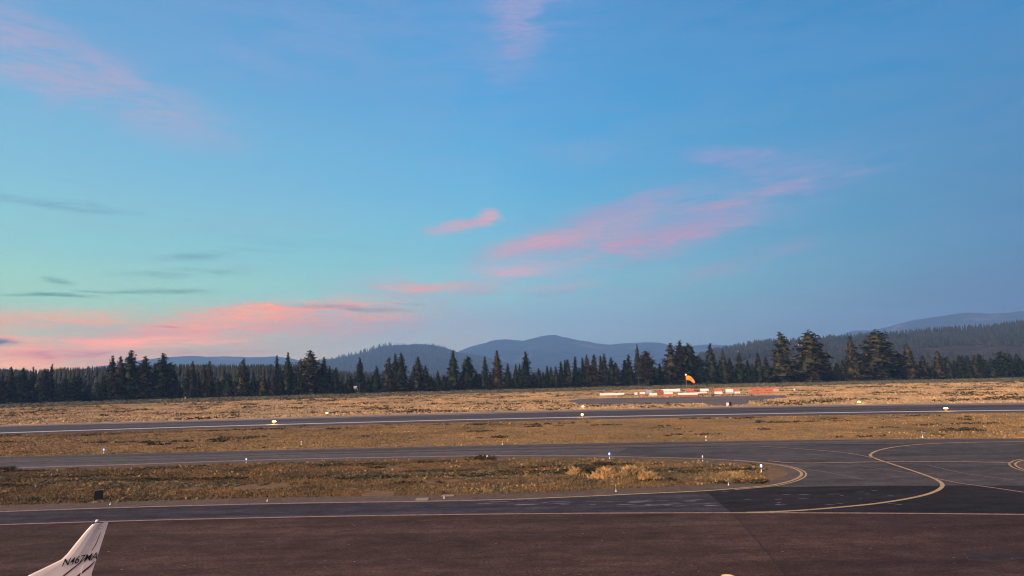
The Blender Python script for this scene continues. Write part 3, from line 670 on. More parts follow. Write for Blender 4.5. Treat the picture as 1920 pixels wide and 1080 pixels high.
# ------------------------------------------------------------------ distant forests (uncountable)
def far_trees(name, pos, h, mat, tiers=3, n=6, wr=.17):
    """many small conifers in one mesh, each with its own jagged tiers"""
    N = len(pos); Vs, Fs = [], []
    off = 0; V = np.zeros((N, tiers, n + 1, 3)); a0 = rng.random((N, tiers)) * 6.28
    w = wr * h * (.75 + .5 * rng.random(N)); lean = (rng.random((N, 2)) - .5) * .05
    for t in range(tiers):
        zb = .06 + .78 * t / tiers; zt = min(1.0, zb + 1.35 / tiers) if t < tiers - 1 else 1.0
        rr = (1 - zb) ** .8
        for i in range(n):
            a = a0[:, t] + i * 2 * np.pi / n; q = rr * w * (.6 + .7 * rng.random(N))
            V[:, t, i, 0] = pos[:, 0] + np.cos(a) * q + lean[:, 0] * h * zb; V[:, t, i, 1] = pos[:, 1] + np.sin(a) * q + lean[:, 1] * h * zb
            V[:, t, i, 2] = pos[:, 2] + h * (zb + (rng.random(N) - .5) * .10)
        V[:, t, n, 0] = pos[:, 0] + lean[:, 0] * h * zt; V[:, t, n, 1] = pos[:, 1] + lean[:, 1] * h * zt; V[:, t, n, 2] = pos[:, 2] + h * zt
    b_ = (np.arange(N * tiers) * (n + 1))[:, None]
    F = np.concatenate([b_ + [i, (i + 1) % n, n] for i in range(n)], 0)
    o = mesh_np(name, V.reshape(-1, 3), F, mat); o['kind'] = 'stuff'; return o
M['farleaf'] = leafmat('far_conifer_foliage', [(.010, .014, .012), (.026, .034, .026), (.046, .050, .038), (.016, .022, .018), (.062, .060, .048)], pos=.01)
def on_grid(Gd, N, smin, smax, x0, x1, keep=None):
    m, n = Gd.shape[:2]; s = smin + (smax - smin) * rng.random(N); x = x0 + (x1 - x0) * rng.random(N)
    j = np.clip(s * 26, 0, m - 1.001); i = np.clip(x * (n - 1), 0, n - 1.001)
    j0, i0 = j.astype(int), i.astype(int); fj, fi = (j - j0)[:, None], (i - i0)[:, None]
    P = (Gd[j0, i0] * (1 - fi) + Gd[j0, i0 + 1] * fi) * (1 - fj) + (Gd[j0 + 1, i0] * (1 - fi) + Gd[j0 + 1, i0 + 1] * fi) * fj
    return P
P = on_grid(gs, 9500, .05, 1.03, .08, .85); s_ = fnoise(P[:, 0], P[:, 1], .006, 2)
hgt = P[:, 2]; dn_ = np.clip((hgt - 26) / 26, 0, 1) + np.clip((P[:, 0] - 1050) / 350, 0, 1)
keep = (s_ + dn_ * .42) > (.50 + .35 * rng.random(len(P))); P = P[keep]
far_trees('hillside_forest', P, 12 + 7 * rng.random(len(P)), M['farleaf'], 3, 5, .20)
P = on_grid(gn, 4200, .1, 1.02, .12, .93)
far_trees('wooded_hill_forest', P, 11 + 7 * rng.random(len(P)), M['farleaf'], 2, 5, .26)
P = on_grid(gn, 60, .985, 1.01, .30, .46)
far_trees('wooded_hill_skyline_pines', P, 18 + 12 * rng.random(len(P)), M['farleaf'], 3, 6, .17)
def band(n, x0, x1, d0, d1):
    x = x0 + (x1 - x0) * rng.random(n); d = d0 + (d1 - d0) * rng.random(n); out = []
    for a, b_ in zip(x, d):
        q = at_dist(a, 700, b_); out.append((q.x, q.y, 0))
    return np.array(out)
Pb = np.concatenate([band(1500, -120, 330, 520, 1000), band(1300, 300, 640, 520, 1000), band(450, 620, 760, 620, 1000), band(420, 760, 1300, 900, 1300), band(500, 1300, 2050, 520, 900), band(220, -120, 560, 430, 560)])
pxs = 960 + F_PX * Pb[:, 0] / Pb[:, 1]; dist_ = np.hypot(Pb[:, 0], Pb[:, 1])
rise = np.interp(pxs, [0, 60, 110, 200, 300, 350, 540, 600, 640, 720, 780, 1300, 1400, 1520, 1600, 1700, 1920], [25, 22, 25, 27, 30, 29, 27, 22, 14, 11, 6, 5, 6, 0, 2, 7, 9])
hh = np.maximum(6, 8.2 + (rise + 2 - 13 * rng.random(len(Pb)) ** 1.3) * dist_ / F_PX)
far_trees('distant_forest', Pb, hh, M['farleaf'], 4, 7, .14)

# ------------------------------------------------------------------ conifers of the tree line
def crown_shape(kind, t):
    if kind == 'fir': return .165 * (1 - t) ** .85 + .012
    if kind == 'spire': return .125 * (1 - t) ** .95 + .01
    if kind == 'slim': return .13 * min(1.0, (1 - t) * 2.4) ** .8 * (.55 + .45 * (1 - t)) + .01
    if kind == 'pine': return .185 * (max(0, 1 - t ** 2.1)) ** .6 * (.62 + .38 * min(1, t * 5)) + .01
    if kind == 'dome': return .20 * (max(0, 1 - t ** 2.0)) ** .80 * (.75 + .25 * min(1, t * 4)) + .01
def crown_mesh(name, kind, seed, dens=1.0, z0=.07):
    g = np.random.default_rng(seed); pts, size = [], []
    levels = int(52 * dens); lobes = g.random(9) * 6.28
    lob = [0.16 * (g.random() - .2) for _ in range(9)]
    for L in range(levels):
        t = (L + g.random()) / levels; r = crown_shape(kind, t)
        if kind in ('pine', 'dome', 'slim'): r *= 1 + .34 * (noise.noise(Vector((t * 7, seed, 0))))
        nb = max(3, int(7 * (r / .16) ** .5 * (1.0 if kind != 'spire' else .9)))
        for k in range(nb):
            a = g.random() * 6.28
            rr = r * (.62 + .55 * g.random()) * (1 + .40 * noise.noise(Vector((math.cos(a) * 1.4, math.sin(a) * 1.4, t * 6 + seed))))
            dr = -.10 if kind in ('fir', 'spire') else .05
            nt_ = max(2, int(5 * rr / .16) + 1)
            for q in range(nt_):
                f = (q + .6 + .5 * g.random()) / nt_
                pts.append((math.cos(a) * rr * f + g.normal() * .006, math.sin(a) * rr * f + g.normal() * .006, z0 + (1 - z0) * t + dr * rr * f + g.normal() * .011))
                size.append(.031 * (.55 + .7 * f) * (1 if kind in ('pine', 'dome', 'slim') else .85) * (.55 + .45 * min(1, (1 - t) * 4)))
    pts = np.array(pts); size = np.array(size); n = len(pts)
    V = (g.random((n, 3, 3, 3)) - .5) * 2 * size[:, None, None, None] * np.array([1.15, 1.15, .75]) + pts[:, None, None, :]
    V = V.reshape(-1, 3); F = np.arange(len(V)).reshape(-1, 3)
    # the shaded heart of the crown
    ring, k0, nr = [], len(V), 9
    for j in range(10):
        t = j / 9; r = crown_shape(kind, t) * .62
        for i in range(nr): ring.append((math.cos(i * 6.283 / nr) * r * (.8 + .4 * g.random()), math.sin(i * 6.283 / nr) * r * (.8 + .4 * g.random()), z0 + .02 + (.95 - z0) * t))
    F2 = []
    for j in range(9):
        for i in range(nr):
            a, b_, c, d = k0 + j * nr + i, k0 + j * nr + (i + 1) % nr, k0 + (j + 1) * nr + (i + 1) % nr, k0 + (j + 1) * nr + i
            F2 += [(a, b_, c), (a, c, d)]
    me_o = mesh_np(name, np.concatenate([V, np.array(ring)]), np.concatenate([F, np.array(F2)]), M['straw'])
    me = me_o.data; bpy.data.objects.remove(me_o); return me
def trunk_mesh(seed):
    g = np.random.default_rng(seed); b_ = MB()
    b_.tube([(0, 0, -.01), (0.002, 0, .05), (.004, .002, .3), (0, .003, .6), (0, 0, .93)], [.016, .012, .010, .006, .002], 7)
    for i in range(9):
        t = .1 + .7 * g.random(); a = g.random() * 6.28; l = .10 * (1 - t) + .02
        b_.tube([(0, 0, t), (math.cos(a) * l, math.sin(a) * l, t + .02)], [.003, .001], 4)
    o = b_.build('trunk', M['straw']); me = o.data; bpy.data.objects.remove(o); return me
def treemat(name, cols):
    m, nt, b_ = newmat(name); g = nnode(nt, 'ShaderNodeNewGeometry'); oi = nnode(nt, 'ShaderNodeObjectInfo')
    a = tramp(nt, g.outputs['Random Per Island'], [(i / (len(cols) - 1) * .999, c) for i, c in enumerate(cols)])
    c = tmix(nt, 1.0, a, tramp(nt, oi.outputs['Random'], [(0, (.75, .8, .8)), (.5, (1, 1, 1)), (1, (1.25, 1.12, 1.0))]), 'MULTIPLY')
    p = tnoise(nt, 7, 3, .6); c = tmix(nt, 1.0, c, tramp(nt, p, [(.35, (.55, .6, .62)), (.62, (1.5, 1.4, 1.25))]), 'MULTIPLY')
    nt.links.new(c, b_.inputs['Base Color']); b_.inputs['Roughness'].default_value = .8; b_.inputs['Specular IOR Level'].default_value = .05
    return m
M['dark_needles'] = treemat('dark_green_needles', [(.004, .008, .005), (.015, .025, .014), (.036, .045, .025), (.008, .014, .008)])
M['warm_needles'] = treemat('brownish_needles', [(.009, .010, .007), (.030, .028, .018), (.058, .050, .033), (.016, .018, .012)])
M['grey_needles'] = treemat('greyish_needles', [(.010, .013, .010), (.028, .032, .024), (.052, .052, .040), (.016, .020, .016)])
M['olive_needles'] = treemat('olive_needles', [(.008, .010, .006), (.032, .034, .018), (.072, .068, .038), (.016, .018, .011)])
def barkmat():
    m, nt, b_ = newmat('pine_bark'); c = tramp(nt, tnoise(nt, 40, 4, .7, (1, 1, .2)), [(.3, (.05, .035, .028)), (.7, (.15, .11, .09))]); nt.links.new(c, b_.inputs['Base Color']); return m
M['bark'] = barkmat()
CR = {k: [crown_mesh('crown', k, 11 + 7 * i + 100 * j, (1.15 if k in ('dome',) else .95)) for i in range(4)] for j, k in enumerate(('fir', 'spire', 'slim', 'pine', 'dome'))}
TK = [trunk_mesh(i) for i in range(3)]
def tree(px, ytop, hw, kind, hue, base=None, dz=0.0):
    yb = TREEB(px) - .6 if base is None else base
    p = G(px, yb); m = px_size(p); h = (yb - ytop) * m * 1.02; w = hw * m
    o = empty('conifer_tree', (p.x, p.y, 0), random.random() * 6.28)
    sc = w / {'fir': .165, 'spire': .125, 'slim': .13, 'pine': .19, 'dome': .21}[kind] * 1.12
    me = random.choice(CR[kind])
    c = link(bpy.data.objects.new('crown', me), o); c.scale = (sc, sc, h)
    if not me.get('base'): pass
    c.material_slots[0].link = 'OBJECT'; c.material_slots[0].material = M[{'d': 'dark_needles', 'w': 'warm_needles', 'g': 'grey_needles', 'o': 'olive_needles'}[hue]]
    if dz: c.location.z = dz * h; c.scale.z = h * (1 - dz)
    t = link(bpy.data.objects.new('trunk', random.choice(TK)), o); ts = max(sc * .6, h * .75); t.scale = (ts, ts, h)
    t.material_slots[0].link = 'OBJECT'; t.material_slots[0].material = M['bark']
    return o
# x, top, half width, kind, hue, own label or None, short landmark name or None, base, bare trunk share
T = [
 (-30, 690, 12, 'pine', 'd'), (0, 703, 9, 'fir', 'd'), (15, 690, 9, 'slim', 'd'), (38, 692, 12, 'dome', 'd'), (57, 689, 8, 'fir', 'g'), (80, 693, 10, 'pine', 'w'),
 (92, 684, 9, 'fir', 'd', 'dark pointed fir that rises highest in the far left group', 'the pointed far left fir'), (118, 710, 10, 'pine', 'd'),
 (140, 706, 15, 'pine', 'd', 'squat rounded pine standing alone before the gap in the left tree line', 'the squat left pine'),
 (162, 728, 9, 'fir', 'd'), (184, 724, 9, 'fir', 'd'), (194, 705, 10, 'fir', 'd'), (206, 669, 9, 'slim', 'd'), (221, 671, 12, 'slim', 'w'),
 (240, 659, 15, 'slim', 'd', 'tallest dark pine of the left tree line, with ragged lumpy top', 'the tallest left pine'),
 (254, 690, 12, 'pine', 'd'), (268, 671, 15, 'slim', 'w', 'brownish pine with a round knob top right of the tallest left pine', 'the knob-topped pine'), (287, 682, 12, 'fir', 'w'),
 (302, 665, 15, 'slim', 'd', 'tall dark pine with blunt clumped top left of the far left mountain', 'the blunt-topped pine'), (316, 681, 12, 'pine', 'd'), (330, 708, 8, 'fir', 'g'),
 (349, 691, 9, 'fir', 'd'), (358, 679, 11, 'fir', 'w'), (370, 700, 8, 'fir', 'd'), (380, 685, 8, 'spire', 'd'), (390, 679, 12, 'fir', 'w'), (407, 709, 9, 'fir', 'd'), (427, 701, 14, 'fir', 'd'),
 (454, 674, 15, 'fir', 'w', 'brownish lone fir before the dense blue forest on the left', 'the brownish lone fir'), (474, 706, 10, 'fir', 'd'),
 (493, 705, 14, 'fir', 'g'), (517, 668, 9, 'spire', 'g'), (512, 708, 14, 'fir', 'w'), (538, 663, 13, 'fir', 'd', 'narrow dark fir left of the broad domed pine', 'the narrow dark fir'), (525, 700, 13, 'fir', 'd'), (552, 700, 12, 'fir', 'd'),
 (562, 674, 13, 'fir', 'g'), (580, 660, 22, 'dome', 'g', 'broad dome topped grey green pine where the wooded hill begins', 'the broad domed pine'), (597, 688, 13, 'pine', 'd'),
 (606, 671, 14, 'fir', 'd'), (617, 688, 10, 'fir', 'd'), (629, 690, 10, 'spire', 'd'), (640, 713, 9, 'fir', 'd'), (648, 722, 7, 'fir', 'd'), (656, 706, 11, 'fir', 'd'),
 (674, 671, 9, 'fir', 'd', 'thin dark fir standing apart on a bare lower trunk', 'the thin bare-trunked fir', None, .28), (690, 709, 10, 'fir', 'd'), (706, 688, 12, 'fir', 'd'),
 (729, 671, 14, 'fir', 'w'), (741, 664, 11, 'fir', 'd'), (752, 664, 17, 'fir', 'd', 'pointed dark fir, right hand one of a pair below the wooded hill', 'the paired pointed firs'),
 (776, 686, 10, 'fir', 'g'), (784, 671, 16, 'fir', 'g', 'wide grey fir with a pale trunk showing through', 'the wide grey fir'), (798, 687, 12, 'fir', 'w'), (808, 705, 10, 'fir', 'd'), (821, 696, 8, 'fir', 'd'), (836, 712, 8, 'fir', 'd'),
 (850, 659, 15, 'fir', 'd', 'tall dark fir below the saddle between the wooded hill and the mountain', 'the fir below the saddle'), (866, 700, 8, 'fir', 'd'), (877, 670, 13, 'pine', 'd'), (893, 694, 8, 'fir', 'd'), (910, 670, 10, 'fir', 'd'),
 (933, 659, 14, 'fir', 'w', 'tall fir with loose upswept branches beneath the left shoulder of the mountain', 'the loose-branched fir'), (920, 700, 10, 'fir', 'w'), (953, 683, 9, 'fir', 'd'),
 (968, 684, 8, 'fir', 'd'), (975, 683, 8, 'fir', 'd'), (987, 660, 13, 'fir', 'd', 'needle topped dark fir under the mountain slope, tallest in the middle of the photo', 'the needle-topped fir'),
 (1001, 700, 8, 'fir', 'd'), (1011, 691, 8, 'spire', 'd'), (1019, 698, 7, 'fir', 'g'), (1027, 687, 7, 'spire', 'd'), (1034, 689, 7, 'spire', 'd'), (1043, 688, 8, 'spire', 'g'), (1053, 679, 8, 'spire', 'd', 'narrow dark fir starting the close set comb of firs left of the long white marker', 'the first comb fir'), (1061, 676, 8, 'spire', 'd'),
 (1066, 675, 11, 'spire', 'w'), (1080, 670, 9, 'spire', 'd'), (1087, 690, 8, 'fir', 'd'), (1094, 672, 9, 'spire', 'd'), (1102, 667, 11, 'fir', 'w'), (1109, 685, 10, 'fir', 'w'), (1116, 666, 12, 'spire', 'w'), (1128, 668, 9, 'spire', 'g'), (1135, 664, 11, 'fir', 'g'),
 (1148, 671, 12, 'spire', 'd'), (1156, 680, 12, 'fir', 'g', 'grey fir with a pale trunk above the left end of the long white marker', 'the pale-trunked grey fir', None, .14), (1173, 676, 11, 'spire', 'd'), (1181, 666, 12, 'spire', 'd'),
 (1198, 648, 9, 'fir', 'g', 'slender tall fir with pale trunk between two dark groups left of the windsock', 'the slender pale-trunked fir', None, .1), (1214, 659, 16, 'pine', 'w'),
 (1228, 690, 9, 'fir', 'd'), (1239, 682, 10, 'fir', 'd'), (1261, 645, 15, 'slim', 'w'), (1279, 641, 15, 'slim', 'w', 'tallest brownish pine directly behind the windsock', 'the pine behind the windsock'),
 (1294, 645, 17, 'pine', 'd'), (1312, 669, 14, 'pine', 'd'), (1336, 645, 14, 'fir', 'd', 'sharp cone shaped fir right of the windsock', 'the sharp cone-shaped fir', None, .06), (1352, 676, 10, 'fir', 'd'),
 (1359, 657, 10, 'fir', 'g'), (1371, 672, 12, 'fir', 'd'), (1389, 664, 12, 'fir', 'd'), (1404, 676, 8, 'spire', 'd'), (1413, 683, 9, 'fir', 'd'), (1425, 663, 10, 'spire', 'd'), (1439, 670, 10, 'spire', 'd'), (1450, 690, 9, 'fir', 'd'),
 (1470, 624, 25, 'fir', 'o', 'big olive pine with narrow knobbly top, leftmost of the giants on the right', 'the leftmost giant pine', 718.5, .06), (1496, 675, 13, 'fir', 'd'),
 (1524, 622, 26, 'pine', 'o', 'big leaning olive pine with lumpy right side, second of the giants', 'the leaning giant pine', 718.5), (1543, 655, 15, 'pine', 'o'), (1557, 685, 10, 'fir', 'd'), (1571, 680, 9, 'fir', 'd'), (1583, 675, 9, 'spire', 'd'),
 (1602, 632, 18, 'fir', 'o', 'upright brownish green pine between the leaning giant and the broadest pine', 'the upright giant pine'), (1619, 668, 13, 'pine', 'd'),
 (1650, 621, 29, 'pine', 'o', 'broadest and fullest pine of the whole tree line, on the right', 'the broadest pine'), (1632, 655, 14, 'pine', 'o'), (1685, 663, 16, 'pine', 'd'),
 (1707, 646, 17, 'fir', 'w', 'reddish topped fir right of the broadest pine', 'the reddish-topped fir'), (1734, 668, 13, 'fir', 'w'), (1750, 690, 10, 'fir', 'd'), (1763, 659, 13, 'fir', 'w'), (1780, 669, 10, 'fir', 'd'), (1793, 677, 9, 'fir', 'd'), (1803, 667, 10, 'fir', 'd'),
 (1818, 673, 10, 'fir', 'd'), (1832, 666, 11, 'fir', 'o'), (1843, 665, 10, 'fir', 'd'), (1862, 673, 12, 'fir', 'd'), (1884, 659, 13, 'pine', 'd', 'rounded dark pine that tops the low row at the far right', 'the rounded far right pine'), (1899, 665, 12, 'fir', 'd'), (1916, 671, 11, 'fir', 'd'), (1936, 668, 12, 'fir', 'd'), (1960, 660, 14, 'pine', 'd'),
]
KW = {'fir': 'fir', 'spire': 'narrow fir', 'slim': 'slim pine', 'pine': 'rounded pine', 'dome': 'domed pine'}
HW = {'d': 'dark', 'w': 'brownish', 'g': 'greyish', 'o': 'olive'}
ORD = ['next', 'second', 'third', 'fourth', 'fifth', 'sixth', 'seventh', 'eighth', 'ninth', 'tenth', 'eleventh', 'twelfth', 'thirteenth', 'fourteenth', 'fifteenth', 'sixteenth', 'seventeenth', 'eighteenth']
T.sort(key=lambda t: t[0])
mark, cnt = 'the left edge of the photo', 0
for t in T:
    hgt = TREEB(t[0]) - t[1]
    o = tree(*t[:5], base=(t[7] if len(t) > 7 else None), dz=(t[8] if len(t) > 8 else .0))
    if len(t) > 5 and t[5]:
        lab = t[5]; mark, cnt = t[6], 0
    else:
        size = 'tall' if hgt > 72 else ('short' if hgt < 45 else 'mid-sized')
        lab = f"{size} {HW[t[4]]} {KW[t[3]]}, {ORD[cnt]} tree to the right of {mark}"; cnt += 1
    tag(o, lab, 'tree', 'front row of the tree line')
# the shaded second row behind
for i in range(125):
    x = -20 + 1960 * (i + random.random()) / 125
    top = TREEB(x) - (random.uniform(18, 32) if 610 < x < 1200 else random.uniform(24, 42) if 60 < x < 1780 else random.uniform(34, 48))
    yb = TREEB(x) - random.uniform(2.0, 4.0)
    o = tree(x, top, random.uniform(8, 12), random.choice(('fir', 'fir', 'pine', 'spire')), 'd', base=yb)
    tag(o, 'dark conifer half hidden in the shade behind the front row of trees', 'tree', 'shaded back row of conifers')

# ------------------------------------------------------------------ haze
hz = bpy.data.materials.new('haze_air'); hz.use_nodes = True; hn = hz.node_tree; hn.nodes.clear()
pv = hn.nodes.new('ShaderNodeVolumePrincipled'); ho = hn.nodes.new('ShaderNodeOutputMaterial')
pv.inputs['Color'].default_value = (.28, .55, 1.0, 1); pv.inputs['Density'].default_value = HAZE_D; pv.inputs['Anisotropy'].default_value = 0
hn.links.new(pv.outputs[0], ho.inputs['Volume'])
hb = MB().box(-HAZE_X, HAZE_X, -400, HAZE_Y, -4, HAZE_TOP).build('haze', hz); hb['kind'] = 'stuff'

# ------------------------------------------------------------------ far buildings
wallm = plain('pale_wall', (.55, .50, .46), .8); roofm = plain('pale_roof', (.62, .60, .60), .6)
for (px, py, d, w, h, lab) in [(1378, 666, 1350, 7, 3.2, 'tiny pale house low on the right hillside above the short firs'),
                               (1411, 663, 1400, 6, 2.8, 'tiny white house on the hillside clearing right of the first one'),
                               (1496, 656, 1250, 11, 4.0, 'pale house on a reddish clearing between the two leftmost giant pines'),
                               (1795, 637, 1500, 9, 3.0, 'pale roofed house high in the forest of the far right hillside'),
                               (668, 721, 380, 4, 3.2, 'small pale shed glimpsed behind the thin bare-trunked fir'),
                               (832, 718, 380, 3.2, 3.0, 'small pale shed glimpsed left of the fir below the saddle')]:
    Q = gs.reshape(-1, 3) - np.array([0, 0, CAM_H]); dp = Q @ np.array(fwd)
    ex = 960 + F_PX * (Q @ np.array(cr)) / dp - px; ey = 540 - F_PX * (Q @ np.array(cu)) / dp - py
    p = Vector(gs.reshape(-1, 3)[int(np.argmin(ex ** 2 + ey ** 2 + (gs.reshape(-1, 3)[:, 1] > 1900) * 1e6))])
    if d < 500: p = G(px, TREEB(px) - 3); p.z = 0
    else: p = p + Vector((0, -12, 6))
    o = empty('shed' if d < 500 else 'house', p, .3); tag(o, lab, 'shed' if d < 500 else 'house', 'pale buildings among the trees')
    sc = 1.0 if d > 500 else .9; w2_, h2 = w / 2 * sc, h * sc
    MB().box(-w2_, w2_, -w2_ * .7, w2_ * .7, -8 if d > 500 else 0, h2).build('wall', wallm, o)
    MB().loft([[(x, -w2_ * .8, h2 + .003), (x, 0, h2 + w2_ * .5), (x, w2_ * .8, h2 + .003)] for x in (-w2_ * 1.08, w2_ * 1.08)]).build('roof', roofm, o)
    MB().box(-w2_ * .3, w2_ * .1, -w2_ * .7 - .06, -w2_ * .7 - .003, h2 * .3, h2 * .75).build('window', plain('dark_glass', (.03, .035, .045), .2), o)
p = G(347.5, 750.3)
o = empty('wooden_post', (p.x, p.y, 0)); tag(o, 'short pale wooden post at the foot of the left tree line', 'post')
MB().box(-.30, .30, -.2, .2, 0, 1.5).build('post', plain('weathered_wood', (.30, .23, .18), .9), o, bevel=.04)
MB().box(-.36, .36, -.26, .26, 1.503, 1.58).build('cap', plain('weathered_cap', (.22, .17, .14), .9), o)

# ------------------------------------------------------------------ segmented circle beyond the runway
wht = plain('white_panel_paint', (.80, .76, .72), .55, grain=.08); org = plain('orange_panel_paint', (.52, .15, .085), .6, grain=.2)
brn = plain('rusty_orange_paint', (.30, .10, .06), .7, grain=.25); gry = plain('greyed_white_paint', (.42, .44, .46), .6); steel = plain('galvanised_steel', (.30, .30, .31), .45, .6)
SGM = 'orange and white marker panels of the segmented circle'
def marker(x0, x1, yt, yb, upper, lower, label, share=.5, back=None, rot=0.0):
    """a sloping two-board panel on feet, as the segmented circle's markers are"""
    xc = (x0 + x1) / 2; p = G(xc, yb); m = px_size(p); L = (x1 - x0) * m; H = max(.5, (yb - yt) * m * .93); D = H * .75
    o = empty('marker_panel', (p.x, p.y + D * .3, 0), rot - math.atan2(p.x, p.y) * 0); tag(o, label, 'marker', SGM)
    def board(z0, z1, name, mat):
        y = lambda z: -D / 2 + D / 2 * (z / H)
        b_ = MB(); b_.loft([[(x, y(z0), z0), (x, y(z0) + .07, z0), (x, y(z1) + .07, z1), (x, y(z1), z1)] for x in (-L / 2, L / 2)]); b_.build(name, mat, o)
    hs = .04 + (H - .04) * (1 - share)
    if upper: board(hs + .004, H, 'upper_board', upper)
    if lower: board(.04, hs, 'lower_board', lower)
    b_ = MB(); b_.loft([[(x, D / 2, .04), (x, D / 2 + .06, .04), (x, .13, H - .02), (x, .07 + .003, H - .02)] for x in (-L / 2, L / 2)]); b_.build('rear_board', back or gry, o)
    for sx in (-1, 1):
        MB().box(sx * L * .42 - .05, sx * L * .42 + .05, -D / 2 + .1, D / 2, 0, .036).build('foot', steel, o)
    return o
marker(1125, 1170.5, 736.8, 742, wht, brn, 'long low white marker lying alone at the left end of the circle', .82)
marker(1190, 1195.5, 735.5, 741.5, wht, brn, 'very narrow white upright marker, second from the left', .8)
marker(1200, 1210, 734.6, 742.4, wht, org, 'small marker white above and orange below, left of the grey panel', .5)
marker(1211, 1222.5, 731, 738, gry, gry, 'bluish grey tilted panel between two small white markers', .5, None, .3)
marker(1218, 1232.2, 736.5, 743.3, wht, org, 'white marker with thin orange foot in front of the grey panel', .72)
marker(1232.6, 1245, 730.8, 742, brn, brn, 'rust brown tilted panel left of the two-tone marker', .5)
marker(1245.3, 1262, 735, 742.6, wht, org, 'wide marker white above and orange below, right of the rust brown panel', .5)
marker(1241, 1275.5, 728.8, 735.5, wht, gry, 'long bluish white marker in the rear row left of the windsock', .8)
marker(1272, 1309.5, 735.8, 744.6, wht, brn, 'longest front row marker, white over dark orange, below the windsock', .5)
marker(1286.5, 1301, 728.3, 736, org, brn, 'faded orange panel right at the foot of the windsock', .7)
marker(1313, 1329, 728.6, 734.6, wht, wht, 'plain white marker in the rear row right of the windsock', .5)
marker(1309.5, 1326.5, 734.8, 741, wht, brn, 'low marker with thin white board over dark orange, right of the longest one', .4)
marker(1340, 1354.5, 728, 739.6, org, wht, 'bright marker orange above and white below, right of the plain white one', .52)
marker(1361.5, 1375.5, 729, 738.5, wht, gry, 'white marker with a shaded grey lower board, near the right end', .62)  # grey of the lower board paints in the shade under the white
marker(1377, 1388, 729.5, 738, org, wht, 'small faded orange and white panel between the white marker and the orange strips', .55)
marker(1408, 1452, 728, 732.5, org, org, 'long orange ground panel in the rear, nearest the giant pines', .5)
marker(1404, 1448, 733, 738.5, org, brn, 'long orange ground panel in front of the rear orange one', .6)
marker(1451, 1461, 728.6, 735.5, plain('faded_pink_paint', (.62, .32, .24), .7), org, 'pale pink end panel of the long orange strips', .8)
marker(1488.5, 1491.5, 728.5, 733.5, wht, wht, 'tiny white block alone in the meadow right of the orange strips', .5)
# windsock
wp = G(1288, 738.5); m = px_size(wp); zt = (738.5 - 704) * m
ws = empty('windsock', (wp.x, wp.y, 0)); tag(ws, 'lit orange windsock hanging from its mast above the marker panels', 'windsock')
MB().lathe([(.32, 0), (.32, .12), (.14, .16), (.075, .3), (.06, zt)], 10).build('mast', steel, ws)
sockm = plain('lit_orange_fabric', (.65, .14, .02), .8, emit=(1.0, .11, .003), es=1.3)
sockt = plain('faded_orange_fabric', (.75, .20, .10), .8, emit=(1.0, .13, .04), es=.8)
pts = [(.15, 0, zt - 1.0), (.9, 0, zt - .95), (1.5, 0, zt - 1.15), (2.1, 0, zt - 1.65)]
MB().tube(pts, [.72, .82, .72, .55], 14).build('sock', sockm, ws, True)
MB().tube([(2.1, 0, zt - 1.655), (2.6, 0, zt - 2.25), (3.0, 0, zt - 2.75)], [.54, .46, .34], 14).build('sock_tail', sockt, ws, True)
lampm = plain('windsock_lamp_glass', (.9, .7, .4), .3, emit=(1, .62, .22), es=3.0)
MB().lathe([(.05, zt + .03), (.24, zt + .08), (.28, zt + .25), (.20, zt + .40), (.03, zt + .45)], 10).build('lamp', lampm, ws, True)
MB().tube([(-.0, 0, zt - .2), (.15, 0, zt - .38)], .04, 6).build('swivel_arm', steel, ws)
for sy in (-1, 1): MB().tube([(.15, sy * .05, zt - .38), (.15, sy * .62, zt - 1.0)], .025, 6).build('hoop_stay', steel, ws)
MB().tube([(.12, .62 * math.cos(a), zt - 1 + .62 * math.sin(a)) for a in np.linspace(0, 6.283, 17)], .04, 6).build('hoop', steel, ws)

# ------------------------------------------------------------------ runway and taxiway lights
yel_glass = plain('lit_amber_lens', (.9, .75, .4), .2, emit=(1.0, .70, .28), es=3.2)
blue_lit = plain('lit_blue_lens', (.3, .5, .9), .2, emit=(.22, .36, 1.0), es=1.3)
blue_off = plain('unlit_blue_lens', (.20, .26, .42), .25)
whitep = plain('white_base_paint', (.80, .78, .76), .5); black = plain('black_metal', (.012, .012, .013), .5); yelm = plain('yellow_base_paint', (.55, .38, .08), .6)
def edge_light(px, py, label, es_m, size=1.0):
    p = G(px, py + 2); o = empty('runway_light', (p.x, p.y, 0)); tag(o, label, 'runway light', 'lit runway edge lights')
    k = size * 1.5
    MB().lathe([(.20 * k, 0), (.20 * k, .05), (.06 * k, .08), (.045 * k, .30)], 12).build('base', yelm, o)
    MB().lathe([(.12 * k, .303), (.14 * k, .36), (.14 * k, .40)], 12).build('collar', black, o)
    MB().lathe([(.13 * k, .403), (.17 * k, .46), (.17 * k, .56), (.12 * k, .64), (.03 * k, .68)], 14).build('lens', es_m, o, True)
    ld = bpy.data.lights.new('lamp_light', 'POINT'); ld.energy = 26 * k; ld.color = (1, .60, .22); ld.shadow_soft_size = .2
    lo = bpy.data.objects.new('lamp_light', ld); link(lo, o); lo.location = (0, -.35, .9)
edge_light(514, 793.5, 'brightest near side runway light, left of centre', yel_glass, 1.45)
edge_light(613, 776.5, 'far side runway light right of the brightest one, at the meadow edge', yel_glass, 1.05)
edge_light(1093, 764.5, 'far side runway light directly above another, in the middle', yel_glass, 1.2)
edge_light(1092, 780.5, 'near side runway light directly below another, in the middle', yel_glass, 1.0)
edge_light(1611, 756, 'far side runway light below the upright giant pine', yel_glass, 1.15)
edge_light(1774, 769, 'rightmost runway light, on the near side white line', yel_glass, 1.4)
TLG = 'taxiway marker stakes and lights'
